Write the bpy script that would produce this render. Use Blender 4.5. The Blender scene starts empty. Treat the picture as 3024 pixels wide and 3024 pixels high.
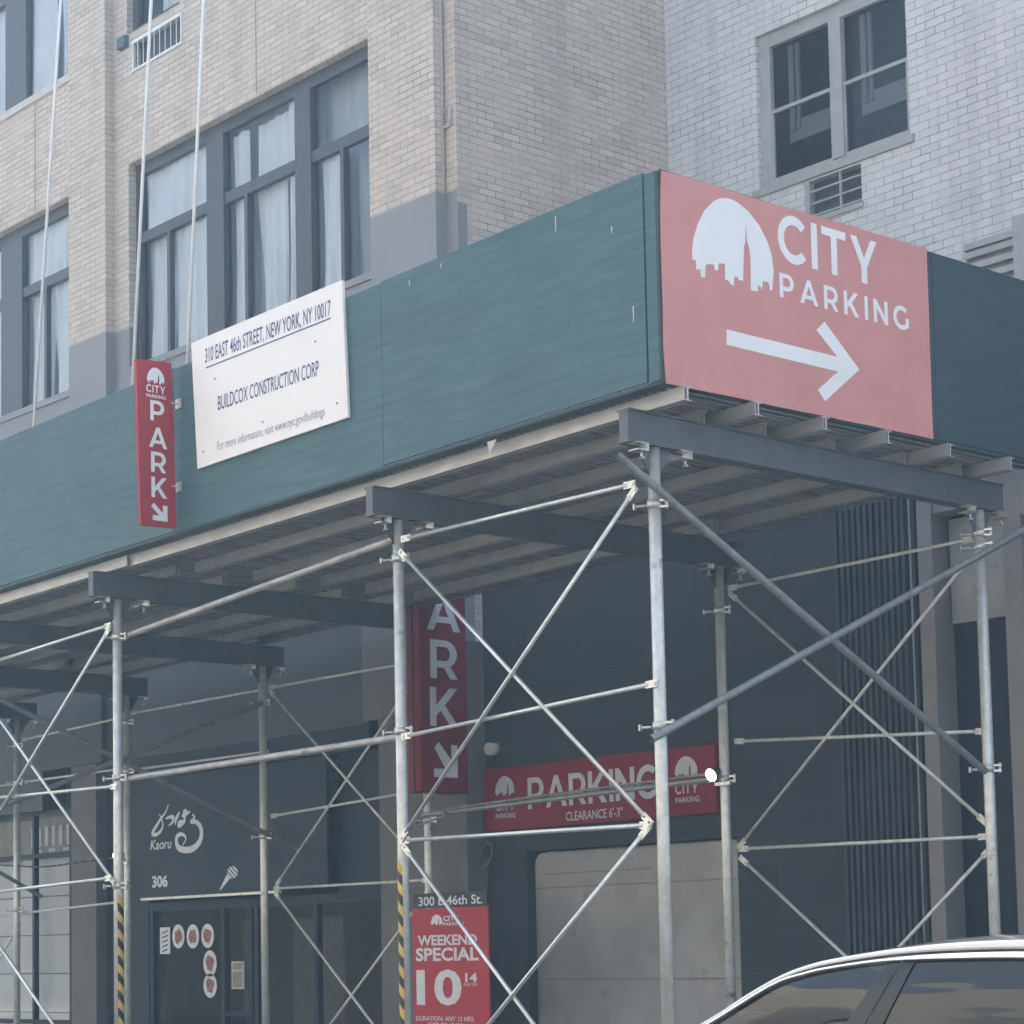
import bpy, math, random
from mathutils import Vector, Matrix, geometry
random.seed(7)
R = math.radians
sc = bpy.context.scene
COL = sc.collection
ZO = 4.606            # height of the shed's parapet foot above the street at its near corner
SL = 0.0166           # the shed follows the street and drops a little towards -X

# ------------------------------------------------------------------ camera
cam_d = bpy.data.cameras.new("camera"); cam = bpy.data.objects.new("camera", cam_d); COL.objects.link(cam)
yaw, pitch, roll = 0.8706283, 0.0903667, -0.0173190
fw = Vector((-math.sin(yaw)*math.cos(pitch), math.cos(yaw)*math.cos(pitch), math.sin(pitch)))
rt = Vector((math.cos(yaw), math.sin(yaw), 0)); up = rt.cross(fw)
r2 = math.cos(roll)*rt + math.sin(roll)*up; u2 = -math.sin(roll)*rt + math.cos(roll)*up
M = Matrix((r2, u2, -fw)).transposed().to_4x4(); M.translation = Vector((8.4335, -8.795, 1.4304))
cam.matrix_world = M
cam_d.sensor_width = 36; cam_d.lens = 6532.58/3024*36
cam_d.shift_x = 220.23/3024; cam_d.shift_y = 717.83/3024
cam_d.clip_start = 0.1; cam_d.clip_end = 500
sc.camera = cam

# ------------------------------------------------------------------ sky, sun, exposure
SUN_EL = 50
to_sun = Vector((-0.55*math.cos(R(SUN_EL)), 0.835*math.cos(R(SUN_EL)), math.sin(R(SUN_EL)))).normalized()
w = bpy.data.worlds.new("World"); sc.world = w; w.use_nodes = True
nt = w.node_tree; bg = nt.nodes["Background"]
sky = nt.nodes.new("ShaderNodeTexSky"); sky.sky_type = 'NISHITA'; sky.sun_disc = False
sky.sun_elevation = R(SUN_EL); sky.sun_rotation = math.atan2(to_sun.x, to_sun.y)
sky.air_density = 0.6; sky.dust_density = 6.0; sky.ozone_density = 0.3
tint = nt.nodes.new("ShaderNodeMix"); tint.data_type = 'RGBA'; tint.blend_type = 'MULTIPLY'; tint.inputs[0].default_value = 1.0; tint.inputs[7].default_value = (1.0, 0.975, 0.915, 1)   # hazy, milky sky
nt.links.new(sky.outputs[0], tint.inputs[6]); nt.links.new(tint.outputs[2], bg.inputs[0]); bg.inputs[1].default_value = 0.15
sun_d = bpy.data.lights.new("sun", 'SUN'); sun_d.energy = 4.0; sun_d.angle = R(0.5); sun_d.color = (1, 0.95, 0.87)
sun = bpy.data.objects.new("sun", sun_d); COL.objects.link(sun)
sun.rotation_euler = to_sun.to_track_quat('Z', 'Y').to_euler(); sun.location = (0, 0, 40)
sc.view_settings.view_transform = 'Standard'; sc.view_settings.look = 'None'
sc.view_settings.exposure = 2.12; sc.view_settings.gamma = 1.0
sc.cycles.use_denoising = True
sc.cycles.max_bounces = 8; sc.cycles.volume_bounces = 1; sc.cycles.transparent_max_bounces = 12

# ------------------------------------------------------------------ materials
MATS = {}
def new_mat(name):
    m = bpy.data.materials.new(name); m.use_nodes = True; MATS[name] = m
    t = m.node_tree; return m, t, t.nodes["Principled BSDF"]
def pos_node(t, sx=1, sy=1, sz=1):
    g = t.nodes.new("ShaderNodeNewGeometry"); mp = t.nodes.new("ShaderNodeMapping")
    mp.inputs["Scale"].default_value = (sx, sy, sz); t.links.new(g.outputs["Position"], mp.inputs["Vector"])
    return mp.outputs[0]
def mixc(t, fac, a, b, blend='MIX'):
    n = t.nodes.new("ShaderNodeMix"); n.data_type = 'RGBA'; n.blend_type = blend
    for v, s in ((fac, n.inputs[0]), (a, n.inputs[6]), (b, n.inputs[7])):
        if hasattr(v, "is_output"): t.links.new(v, s)
        elif isinstance(v, (int, float)): s.default_value = v
        else: s.default_value = (*v, 1)
    return n.outputs[2]
def ramp(t, fac, a, b, c0=(0, 0, 0), c1=(1, 1, 1)):
    n = t.nodes.new("ShaderNodeValToRGB"); n.color_ramp.elements[0].position = a; n.color_ramp.elements[1].position = b
    n.color_ramp.elements[0].color = (*c0, 1); n.color_ramp.elements[1].color = (*c1, 1)
    t.links.new(fac, n.inputs[0]); return n.outputs[0]
def noise(t, vec, scale, detail=4, rough=0.6):
    n = t.nodes.new("ShaderNodeTexNoise"); n.inputs["Scale"].default_value = scale
    n.inputs["Detail"].default_value = detail; n.inputs["Roughness"].default_value = rough
    t.links.new(vec, n.inputs["Vector"]); return n.outputs["Fac"]
def bump(t, p, h, strength=0.3, dist=0.01):
    b = t.nodes.new("ShaderNodeBump"); b.inputs["Strength"].default_value = strength; b.inputs["Distance"].default_value = dist
    t.links.new(h, b.inputs["Height"]); t.links.new(b.outputs[0], p.inputs["Normal"])
def simple(name, col, rough=0.6, metal=0.0, var=0.12, scale=6, bstr=0.0, spec=0.5, bscale=None, stretch=(1, 1, 1), dirt=None):
    m, t, p = new_mat(name)
    v = pos_node(t, *stretch); n = noise(t, v, scale)
    lo = tuple(max(0, x*(1-var)) for x in col); hi = tuple(min(1, x*(1+var)) for x in col)
    c = mixc(t, ramp(t, n, 0.35, 0.65), lo, hi)
    if dirt:
        n2 = noise(t, v, dirt[1], 6, 0.7); c = mixc(t, ramp(t, n2, dirt[2], dirt[2]+0.08), c, dirt[0])
    t.links.new(c, p.inputs["Base Color"])
    p.inputs["Roughness"].default_value = rough; p.inputs["Metallic"].default_value = metal
    p.inputs["Specular IOR Level"].default_value = spec
    if bstr: bump(t, p, noise(t, v, bscale or scale*6, 5), bstr, 0.01)
    return m
def brick_mat(name, c1, c2, dark, mortar, row, width, msize, stain, bias=0.0, dbias=-0.75):
    m, t, p = new_mat(name)
    g = t.nodes.new("ShaderNodeNewGeometry"); s = t.nodes.new("ShaderNodeSeparateXYZ"); t.links.new(g.outputs["Position"], s.inputs[0])
    a = t.nodes.new("ShaderNodeMath"); a.operation = 'ADD'; t.links.new(s.outputs[0], a.inputs[0]); t.links.new(s.outputs[1], a.inputs[1])
    cb = t.nodes.new("ShaderNodeCombineXYZ"); t.links.new(a.outputs[0], cb.inputs[0]); t.links.new(s.outputs[2], cb.inputs[1])
    # a slight waver so that the courses are not ruled lines
    nz = t.nodes.new("ShaderNodeTexNoise"); nz.inputs["Scale"].default_value = 5.0; t.links.new(cb.outputs[0], nz.inputs["Vector"])
    va = t.nodes.new("ShaderNodeVectorMath"); va.operation = 'MULTIPLY_ADD'
    t.links.new(nz.outputs["Color"], va.inputs[0]); va.inputs[1].default_value = (0.006, 0.006, 0); t.links.new(cb.outputs[0], va.inputs[2])
    def br(x, y, mo, b):
        n = t.nodes.new("ShaderNodeTexBrick"); t.links.new(va.outputs[0], n.inputs["Vector"])
        n.inputs["Color1"].default_value = (*x, 1); n.inputs["Color2"].default_value = (*y, 1); n.inputs["Mortar"].default_value = (*mo, 1)
        n.inputs["Scale"].default_value = 1.0; n.inputs["Mortar Size"].default_value = msize; n.inputs["Mortar Smooth"].default_value = 0.25
        n.inputs["Bias"].default_value = b; n.inputs["Brick Width"].default_value = width; n.inputs["Row Height"].default_value = row
        n.offset = 0.5; n.squash = 1.0
        return n
    b1 = br(c1, c2, mortar, bias); b2 = br((0, 0, 0), (1, 1, 1), (0, 0, 0), dbias)
    c = mixc(t, b2.outputs["Color"], b1.outputs["Color"], dark)
    n1 = noise(t, cb.outputs[0], 0.8, 6, 0.65)
    c = mixc(t, ramp(t, n1, 0.42, 0.75), c, tuple(x*0.86 for x in stain), 'MULTIPLY') if False else mixc(t, mixc(t, ramp(t, n1, 0.45, 0.8), (0, 0, 0), (0.45, 0.45, 0.45)), c, stain)
    n3 = noise(t, cb.outputs[0], 2.6, 5, 0.7); c = mixc(t, mixc(t, ramp(t, n3, 0.40, 0.62), (0, 0, 0), (0.62, 0.62, 0.62)), c, b1.outputs['Color'] if False else tuple((p_+q_)/2 for p_, q_ in zip(c1, c2)))
    n2 = noise(t, cb.outputs[0], 40, 3); c = mixc(t, 0.25, c, mixc(t, n2, (0.1, 0.1, 0.1), (0.9, 0.9, 0.9)), 'SOFT_LIGHT')
    ms = t.nodes.new("ShaderNodeMapping"); ms.inputs["Scale"].default_value = (2.2, 0.18, 1); t.links.new(cb.outputs[0], ms.inputs[0])
    n4 = noise(t, ms.outputs[0], 1.0, 5, 0.65); c = mixc(t, mixc(t, ramp(t, n4, 0.50, 0.72), (0, 0, 0), (0.5, 0.5, 0.5)), c, tuple(x*0.76 for x in stain))   # soot and water runs
    t.links.new(c, p.inputs["Base Color"]); p.inputs["Roughness"].default_value = 0.85
    inv = t.nodes.new("ShaderNodeMath"); inv.operation = 'SUBTRACT'; inv.inputs[0].default_value = 1.0; t.links.new(b1.outputs["Fac"], inv.inputs[1])
    ad = t.nodes.new("ShaderNodeMath"); ad.operation = 'MULTIPLY_ADD'; t.links.new(n2, ad.inputs[0]); ad.inputs[1].default_value = 0.25; t.links.new(inv.outputs[0], ad.inputs[2])
    bump(t, p, ad.outputs[0], 0.6, 0.006)
    return m
brick_mat("tan_brick", (0.62, 0.545, 0.465), (0.50, 0.44, 0.375), (0.34, 0.295, 0.26), (0.27, 0.235, 0.205), 0.0655, 0.206, 0.0058, (0.51, 0.455, 0.39), dbias=-0.72)
brick_mat("white_brick", (0.68, 0.67, 0.66), (0.59, 0.585, 0.585), (0.52, 0.51, 0.50), (0.25, 0.245, 0.245), 0.0738, 0.204, 0.0048, (0.50, 0.49, 0.49), dbias=-0.9)
brick_mat("far_brick", (0.36, 0.345, 0.31), (0.31, 0.30, 0.265), (0.2, 0.18, 0.16), (0.3, 0.27, 0.24), 0.067, 0.206, 0.006, (0.30, 0.29, 0.26))
simple("grey_paint", (0.245, 0.252, 0.262), 0.7, var=0.05, scale=1.2, bstr=0.25, bscale=30)
simple("pale_sill", (0.52, 0.49, 0.46), 0.75, var=0.06)
simple("dark_frame", (0.052, 0.055, 0.062), 0.45, var=0.08)
simple("white_frame", (0.37, 0.375, 0.37), 0.5, var=0.08, scale=9)
simple("white_metal", (0.68, 0.70, 0.70), 0.45, var=0.06)
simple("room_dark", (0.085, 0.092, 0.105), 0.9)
simple("curtain_cloth", (0.60, 0.63, 0.64), 0.9, var=0.05, scale=3)
simple("sheer_cloth", (0.37, 0.405, 0.43), 0.95, var=0.10, scale=2, stretch=(6, 1, 0.6))
simple("blind_cloth", (0.30, 0.31, 0.31), 0.9, var=0.05, scale=3)
simple("galvanized", (0.62, 0.625, 0.585), 0.40, 0.40, 0.13, 14, 0.12, dirt=((0.26, 0.22, 0.18), 6, 0.63))
simple("bright_galvanized", (0.66, 0.675, 0.65), 0.30, 0.65, 0.10, 16, 0.08)
simple("dull_tube", (0.26, 0.27, 0.275), 0.5, 0.45, 0.15, 14, 0.12, dirt=((0.16, 0.13, 0.11), 7, 0.68))
simple("worn_tube", (0.42, 0.41, 0.40), 0.5, 0.35, 0.18, 9, 0.12, stretch=(1, 3, 3), dirt=((0.22, 0.18, 0.16), 6, 0.58))
simple("clamp_metal", (0.55, 0.56, 0.54), 0.35, 0.7, 0.2, 30)
simple("beam_paint", (0.105, 0.115, 0.13), 0.5, 0.25, 0.12, 4, 0.1, dirt=((0.16, 0.14, 0.13), 3, 0.68))
simple("joist_metal", (0.43, 0.425, 0.42), 0.42, 0.45, 0.10, 5, 0.1, stretch=(1, 3, 3), dirt=((0.2, 0.19, 0.18), 9, 0.70))
simple("deck_metal", (0.27, 0.265, 0.26), 0.65, 0.2, 0.25, 3, 0.2, stretch=(6, 0.6, 1), dirt=((0.10, 0.10, 0.10), 2.5, 0.6))
simple("black_paint", (0.015, 0.016, 0.018), 0.5)
simple("yellow_paint", (0.62, 0.42, 0.08), 0.5)
simple("sign_white", (0.80, 0.795, 0.79), 0.4, var=0.02, scale=2)
simple("print_white", (0.80, 0.81, 0.81), 0.45, var=0.02)
simple("print_pale", (0.62, 0.65, 0.68), 0.45, var=0.04)
simple("print_shaded", (0.44, 0.46, 0.48), 0.5, var=0.05)  # clearance sign lettering, with the shade under the shed put into its colour
simple("print_navy", (0.055, 0.065, 0.24), 0.5)
simple("print_fade", (0.27, 0.28, 0.38), 0.5, var=0.35, scale=12)
simple("faded_pink", (0.60, 0.27, 0.25), 0.55, var=0.07, scale=1.3, bstr=0.2, bscale=3, spec=0.3)
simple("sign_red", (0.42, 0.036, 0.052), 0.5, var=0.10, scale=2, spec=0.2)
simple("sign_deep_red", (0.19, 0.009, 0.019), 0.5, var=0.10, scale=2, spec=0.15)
simple("sign_dark", (0.03, 0.036, 0.05), 0.4, spec=0.2)
simple("rust_dot", (0.20, 0.12, 0.08), 0.8)
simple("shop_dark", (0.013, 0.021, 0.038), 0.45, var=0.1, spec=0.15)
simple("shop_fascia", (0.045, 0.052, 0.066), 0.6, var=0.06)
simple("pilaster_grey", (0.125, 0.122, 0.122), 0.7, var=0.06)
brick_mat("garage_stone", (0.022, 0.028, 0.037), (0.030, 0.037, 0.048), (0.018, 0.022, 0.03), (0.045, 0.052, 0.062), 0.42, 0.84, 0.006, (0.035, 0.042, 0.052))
simple("ridged_metal", (0.045, 0.055, 0.072), 0.6, spec=0.25)
simple("panel_pale", (0.29, 0.295, 0.295), 0.7, var=0.16, scale=1.8, bstr=0.1, dirt=((0.235, 0.235, 0.23), 3, 0.60))
simple("column_beige", (0.20, 0.19, 0.19), 0.7, var=0.06)
simple("board_white", (0.58, 0.585, 0.59), 0.7, var=0.03)
simple("door_brown", (0.16, 0.135, 0.11), 0.6, var=0.15)
simple("rope_white", (0.80, 0.82, 0.82), 0.8, var=0.05)
simple("paper_pale", (0.55, 0.53, 0.5), 0.8)
simple("dish_food", (0.24, 0.11, 0.08), 0.6, var=0.6, scale=40)
simple("asphalt", (0.05, 0.05, 0.052), 0.9, var=0.2, scale=20, bstr=0.3)
simple("concrete", (0.30, 0.295, 0.285), 0.9, var=0.12, scale=3, bstr=0.2)
simple("rubber", (0.02, 0.02, 0.02), 0.8)
simple("brown_panel", (0.26, 0.22, 0.175), 0.7, var=0.2)
simple("pale_reflect", (0.60, 0.59, 0.55), 0.6)
def paint_green(name, k):
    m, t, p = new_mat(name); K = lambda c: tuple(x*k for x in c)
    g = t.nodes.new("ShaderNodeNewGeometry"); s = t.nodes.new("ShaderNodeSeparateXYZ"); t.links.new(g.outputs["Position"], s.inputs[0])
    a = t.nodes.new("ShaderNodeMath"); a.operation = 'ADD'; t.links.new(s.outputs[0], a.inputs[0]); t.links.new(s.outputs[1], a.inputs[1])
    cb = t.nodes.new("ShaderNodeCombineXYZ"); t.links.new(a.outputs[0], cb.inputs[0]); t.links.new(s.outputs[2], cb.inputs[1])
    mp = t.nodes.new("ShaderNodeMapping"); mp.inputs["Scale"].default_value = (0.9, 7, 1); t.links.new(cb.outputs[0], mp.inputs[0])
    wv = noise(t, mp.outputs[0], 3.0, 8, 0.7)
    mp2 = t.nodes.new("ShaderNodeMapping"); mp2.inputs["Scale"].default_value = (1, 1.6, 1); t.links.new(cb.outputs[0], mp2.inputs[0])
    n2 = noise(t, mp2.outputs[0], 1.3, 6, 0.6)
    c = mixc(t, ramp(t, wv, 0.3, 0.7), K((0.040, 0.106, 0.128)), K((0.070, 0.150, 0.172)))
    c = mixc(t, mixc(t, ramp(t, n2, 0.45, 0.75), (0, 0, 0), (0.75, 0.75, 0.75)), c, K((0.036, 0.096, 0.114)))
    wt = t.nodes.new("ShaderNodeTexWave"); wt.bands_direction = 'Y'; wt.inputs["Scale"].default_value = 2.2; wt.inputs["Distortion"].default_value = 9.0; wt.inputs["Detail"].default_value = 3.0; wt.inputs["Detail Scale"].default_value = 1.1
    mp4 = t.nodes.new("ShaderNodeMapping"); mp4.inputs["Scale"].default_value = (0.35, 1.6, 1); t.links.new(cb.outputs[0], mp4.inputs[0]); t.links.new(mp4.outputs[0], wt.inputs["Vector"])
    c = mixc(t, mixc(t, ramp(t, wt.outputs["Fac"], 0.0, 0.35), (0.30, 0.30, 0.30), (0, 0, 0)), c, K((0.028, 0.080, 0.096)))
    # pale run marks and scuffs
    mp3 = t.nodes.new("ShaderNodeMapping"); mp3.inputs["Scale"].default_value = (9, 1.1, 1); t.links.new(cb.outputs[0], mp3.inputs[0])
    n3 = noise(t, mp3.outputs[0], 1.0, 2, 0.4); c = mixc(t, mixc(t, ramp(t, n3, 0.72, 0.80), (0, 0, 0), (0.22, 0.22, 0.22)), c, K((0.14, 0.24, 0.27)))
    t.links.new(c, p.inputs["Base Color"]); p.inputs["Roughness"].default_value = 0.62
    bump(t, p, wv, 0.35, 0.006)
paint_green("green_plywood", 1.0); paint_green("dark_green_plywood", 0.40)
def glass(name, refl, tint=(0.9, 0.93, 0.95), rough=0.0, wave=0.0, gcol=(1, 1, 1), k=0.38):
    m, t, p = new_mat(name); t.nodes.remove(p)
    out = t.nodes["Material Output"]
    tr = t.nodes.new("ShaderNodeBsdfTransparent"); tr.inputs[0].default_value = (*tint, 1)
    gl = t.nodes.new("ShaderNodeBsdfGlossy"); gl.inputs["Roughness"].default_value = rough; gl.inputs["Color"].default_value = (*gcol, 1)
    fr = t.nodes.new("ShaderNodeLayerWeight"); fr.inputs[0].default_value = 0.35
    ad = t.nodes.new("ShaderNodeMath"); ad.operation = 'MULTIPLY_ADD'; t.links.new(fr.outputs["Fresnel"], ad.inputs[0]); ad.inputs[1].default_value = k; ad.inputs[2].default_value = refl
    mx = t.nodes.new("ShaderNodeMixShader"); t.links.new(ad.outputs[0], mx.inputs[0]); t.links.new(tr.outputs[0], mx.inputs[1]); t.links.new(gl.outputs[0], mx.inputs[2])
    t.links.new(mx.outputs[0], out.inputs[0])
    if wave:
        v = pos_node(t, 1, 1, 1); b = t.nodes.new("ShaderNodeBump"); b.inputs["Strength"].default_value = wave; b.inputs["Distance"].default_value = 0.02
        t.links.new(noise(t, v, 1.2, 2), b.inputs["Height"]); t.links.new(b.outputs[0], gl.inputs["Normal"])
    return m
glass("window_glass", 0.02, wave=0.25, k=0.32)
glass("screened_glass", 0.02, tint=(0.66, 0.68, 0.72), wave=0.2, k=0.18)
glass("car_glass", 0.05, tint=(0.42, 0.46, 0.45), wave=0.15, k=0.5)
glass("shop_glass", 0.01, tint=(0.55, 0.58, 0.62), wave=0.3, k=0.12, gcol=(0.45, 0.45, 0.45))
def car_mats():
    m, t, p = new_mat("car_paint"); p.inputs["Base Color"].default_value = (0.66, 0.68, 0.70, 1); p.inputs["Metallic"].default_value = 0.5
    p.inputs["Roughness"].default_value = 0.28; p.inputs["Coat Weight"].default_value = 1.0; p.inputs["Coat Roughness"].default_value = 0.03
    m, t, p = new_mat("chrome"); p.inputs["Base Color"].default_value = (0.75, 0.75, 0.75, 1); p.inputs["Metallic"].default_value = 1.0; p.inputs["Roughness"].default_value = 0.15
    m, t, p = new_mat("tinted_glass"); p.inputs["Base Color"].default_value = (0.012, 0.014, 0.016, 1); p.inputs["Roughness"].default_value = 0.03; p.inputs["IOR"].default_value = 1.6
    v = pos_node(t, 0.5, 1, 3.4); wv = noise(t, v, 1.6, 2); bump(t, p, wv, 0.14, 0.03)
    m, t, p = new_mat("pillar_black"); p.inputs["Base Color"].default_value = (0.02, 0.023, 0.028, 1); p.inputs["Roughness"].default_value = 0.18
    m, t, p = new_mat("lamp_glow"); p.inputs["Emission Color"].default_value = (1, 0.97, 0.9, 1); p.inputs["Emission Strength"].default_value = 1.5; p.inputs["Base Color"].default_value = (0.9, 0.9, 0.88, 1)
car_mats()

# ------------------------------------------------------------------ mesh helpers
OFF = {}
class MB:
    def __init__(s): s.v = []; s.f = []; s.m = []; s.cur = 0; s.sm = []; s.smooth = False
    def face(s, idx): s.f.append(tuple(idx)); s.m.append(s.cur); s.sm.append(s.smooth)
    def quad(s, a, b, c, d):
        n = len(s.v); s.v += [Vector(a), Vector(b), Vector(c), Vector(d)]; s.face((n, n+1, n+2, n+3))
    def box(s, x0, x1, y0, y1, z0, z1, shear=0.0):
        n = len(s.v)
        for x in (x0, x1):
            for y in (y0, y1):
                for z in (z0, z1): s.v.append(Vector((x, y, z + shear*x)))
        for f in ((0, 1, 3, 2), (4, 6, 7, 5), (0, 4, 5, 1), (2, 3, 7, 6), (0, 2, 6, 4), (1, 5, 7, 3)): s.face([n+i for i in f])
    def obox(s, c, ux, uy, uz, hx, hy, hz):          # oriented box
        n = len(s.v); c = Vector(c)
        for i in (-1, 1):
            for j in (-1, 1):
                for k in (-1, 1): s.v.append(c + ux*hx*i + uy*hy*j + uz*hz*k)
        for f in ((0, 1, 3, 2), (4, 6, 7, 5), (0, 4, 5, 1), (2, 3, 7, 6), (0, 2, 6, 4), (1, 5, 7, 3)): s.face([n+i for i in f])
    def tube(s, A, B, r, n=14, r2=None, caps=True, a0=0.0, a1=2*math.pi):
        A = Vector(A); B = Vector(B); d = (B-A).normalized(); r2 = r if r2 is None else r2
        h = Vector((0, 0, 1)) if abs(d.z) < 0.9 else Vector((1, 0, 0))
        u = d.cross(h).normalized(); v = d.cross(u)
        b = len(s.v); full = abs(a1-a0-2*math.pi) < 1e-6; k = n if full else n+1
        for i in range(k):
            a = a0+(a1-a0)*i/n; o = u*math.cos(a)+v*math.sin(a)
            s.v.append(A+o*r); s.v.append(B+o*r2)
        keep = s.smooth; s.smooth = True
        for i in range(n):
            j = (i+1) % k; s.face((b+2*i, b+2*j, b+2*j+1, b+2*i+1))
        s.smooth = keep
        if caps and full:
            s.face([b+2*i for i in range(n)][::-1]); s.face([b+2*i+1 for i in range(n)])
    def poly(s, pts3):
        n = len(s.v); s.v += [Vector(p) for p in pts3]; s.face(range(n, n+len(pts3)))
    def flat(s, loops, fr, w=0.003, depth=0.0):
        # loops = outer + holes as 2D points, laid on a frame (o, ux, uy); depth gives the edge thickness
        o, ux, uy = fr; nn = ux.cross(uy)
        tri = geometry.tessellate_polygon([[Vector((p[0], p[1], 0)) for p in l] for l in loops])
        n = len(s.v); allp = [p for l in loops for p in l]
        for p in allp: s.v.append(o+ux*p[0]+uy*p[1]+nn*w)
        for t in tri:
            a, b, c = (Vector((*allp[i][:2], 0)) for i in t)
            s.face([n+i for i in (t if (b-a).cross(c-a).z > 0 else t[::-1])])
        if depth:
            m = len(s.v)
            for p in allp: s.v.append(o+ux*p[0]+uy*p[1]+nn*(w-depth))
            i0 = 0
            for l in loops:
                k = len(l)
                for i in range(k):
                    j = (i+1) % k; s.face((n+i0+i, m+i0+i, m+i0+j, n+i0+j))
                i0 += k
    def build(s, name, mats, parent=None, bevel=0.0):
        me = bpy.data.meshes.new(name); off = OFF.get(parent, Vector((0, 0, 0))) if parent else Vector((0, 0, 0))
        me.from_pydata([tuple(v-off) for v in s.v], [], s.f)
        if not isinstance(mats, (list, tuple)): mats = [mats]
        for x in mats: me.materials.append(MATS[x])
        for i, p in enumerate(me.polygons): p.material_index = s.m[i]; p.use_smooth = s.sm[i]
        me.update()
        o = bpy.data.objects.new(name, me); COL.objects.link(o)
        if parent: o.parent = parent; OFF[o] = off.copy()
        if bevel:
            b = o.modifiers.new("bevel", 'BEVEL'); b.width = bevel; b.segments = 2; b.limit_method = 'ANGLE'
        return o
def tag(o, label=None, cat=None, group=None, kind=None):
    for k, x in (("label", label), ("category", cat), ("group", group), ("kind", kind)):
        if x: o[k] = x
    return o
def thing(name, loc, label, cat, group=None):
    o = bpy.data.objects.new(name, None); COL.objects.link(o); o.location = loc; o.empty_display_size = 0.2
    OFF[o] = Vector(loc); return tag(o, label, cat, group)
def bx(name, mat, parent, *b, bevel=0.0):
    m = MB(); m.box(*b); return m.build(name, mat, parent, bevel)
FX = lambda x, y, z: (Vector((x, y, z)), Vector((1, 0, 0)), Vector((0, 0, 1)))      # faces the street (-Y)
FY = lambda x, y, z: (Vector((x, y, z)), Vector((0, 1, 0)), Vector((0, 0, 1)))      # faces +X

# ------------------------------------------------------------------ lettering
def arc(cx, cy, rx, ry, a0, a1, n=20):
    return [(cx+rx*math.cos(R(a0+(a1-a0)*i/n)), cy+ry*math.sin(R(a0+(a1-a0)*i/n))) for i in range(n+1)]
def glyph(ch):
    s = 0.2
    if ch == 'C': return [arc(.52, .5, .52, .52, 42, 318, 36)+arc(.52, .5, .32, .32, 318, 42, 36)], .94
    if ch == 'G': return [arc(.52, .5, .52, .52, 45, 305, 34)+[(.96, .13), (.96, .52), (.77, .52), (.77, .25)]+arc(.52, .5, .32, .32, 306, 45, 34)], .97
    if ch == 'I': return [[(0, 0), (s, 0), (s, 1), (0, 1)]], s
    if ch == 'T': return [[(.31, 0), (.51, 0), (.51, .82), (.82, .82), (.82, 1), (0, 1), (0, .82), (.31, .82)]], .82
    if ch == 'Y': return [[(.36, 0), (.56, 0), (.56, .36), (.92, 1), (.71, 1), (.465, .56), (.22, 1), (0, 1), (.36, .36)]], .92
    if ch == 'P': return [[(0, 0), (s, 0), (s, .30)]+arc(.44, .65, .37, .35, -90, 90, 20)+[(0, 1)], [(s, .47)]+arc(.43, .65, .17, .18, -90, 90, 16)+[(s, .83)]], .81
    if ch == 'R': return [[(0, 0), (s, 0), (s, .29), (.41, .29), (.61, 0), (.84, 0), (.61, .33)]+arc(.45, .65, .37, .35, -58, 90, 18)+[(0, 1)], [(s, .46)]+arc(.44, .645, .17, .185, -90, 90, 16)+[(s, .83)]], .84
    if ch == 'A': return [[(0, 0), (.21, 0), (.30, .21), (.74, .21), (.83, 0), (1.05, 0), (.62, 1), (.43, 1)], [(.37, .37), (.67, .37), (.52, .74)]], 1.05
    if ch == 'K': return [[(0, 0), (s, 0), (s, .27), (.33, .41), (.64, 0), (.90, 0), (.47, .55), (.87, 1), (.62, 1), (s, .54), (s, 1), (0, 1)]], .90
    if ch == 'N': return [[(0, 0), (s, 0), (s, .64), (.70, 0), (.88, 0), (.88, 1), (.68, 1), (.68, .36), (.18, 1), (0, 1)]], .88
def word(mb, txt, fr, x0, x1, z0, z1, gap=0.14, w=0.003, fade=None):
    xs = []; x = 0
    for ch in txt: xs.append(x); x += glyph(ch)[1]+gap
    tot = x-gap
    for ch, gx in zip(txt, xs):
        mb.flat([[(x0+(p[0]+gx)/tot*(x1-x0), z0+p[1]*(z1-z0)) for p in l] for l in glyph(ch)[0]], fr, w)
def text(mb, body, fr, x0, x1, z0, z1, w=0.003, bold=0.0, shear=0.0):
    cu = bpy.data.curves.new("t", 'FONT'); cu.body = body; cu.offset = bold; cu.resolution_u = 3; cu.shear = shear
    o = bpy.data.objects.new("t", cu); COL.objects.link(o); bpy.context.view_layer.update()
    me = bpy.data.meshes.new_from_object(o.evaluated_get(bpy.context.evaluated_depsgraph_get()))
    X = [v.co.x for v in me.vertices]; Y = [v.co.y for v in me.vertices]; ax, bx_, ay, by = min(X), max(X), min(Y), max(Y)
    o_, ux, uy = fr; nn = ux.cross(uy); n = len(mb.v)
    for v in me.vertices:
        mb.v.append(o_+ux*(x0+(v.co.x-ax)/(bx_-ax)*(x1-x0))+uy*(z0+(v.co.y-ay)/(by-ay)*(z1-z0))+nn*w)
    for p in me.polygons: mb.face([n+i for i in p.vertices])
    bpy.data.objects.remove(o); bpy.data.curves.remove(cu); bpy.data.meshes.remove(me)
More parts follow.
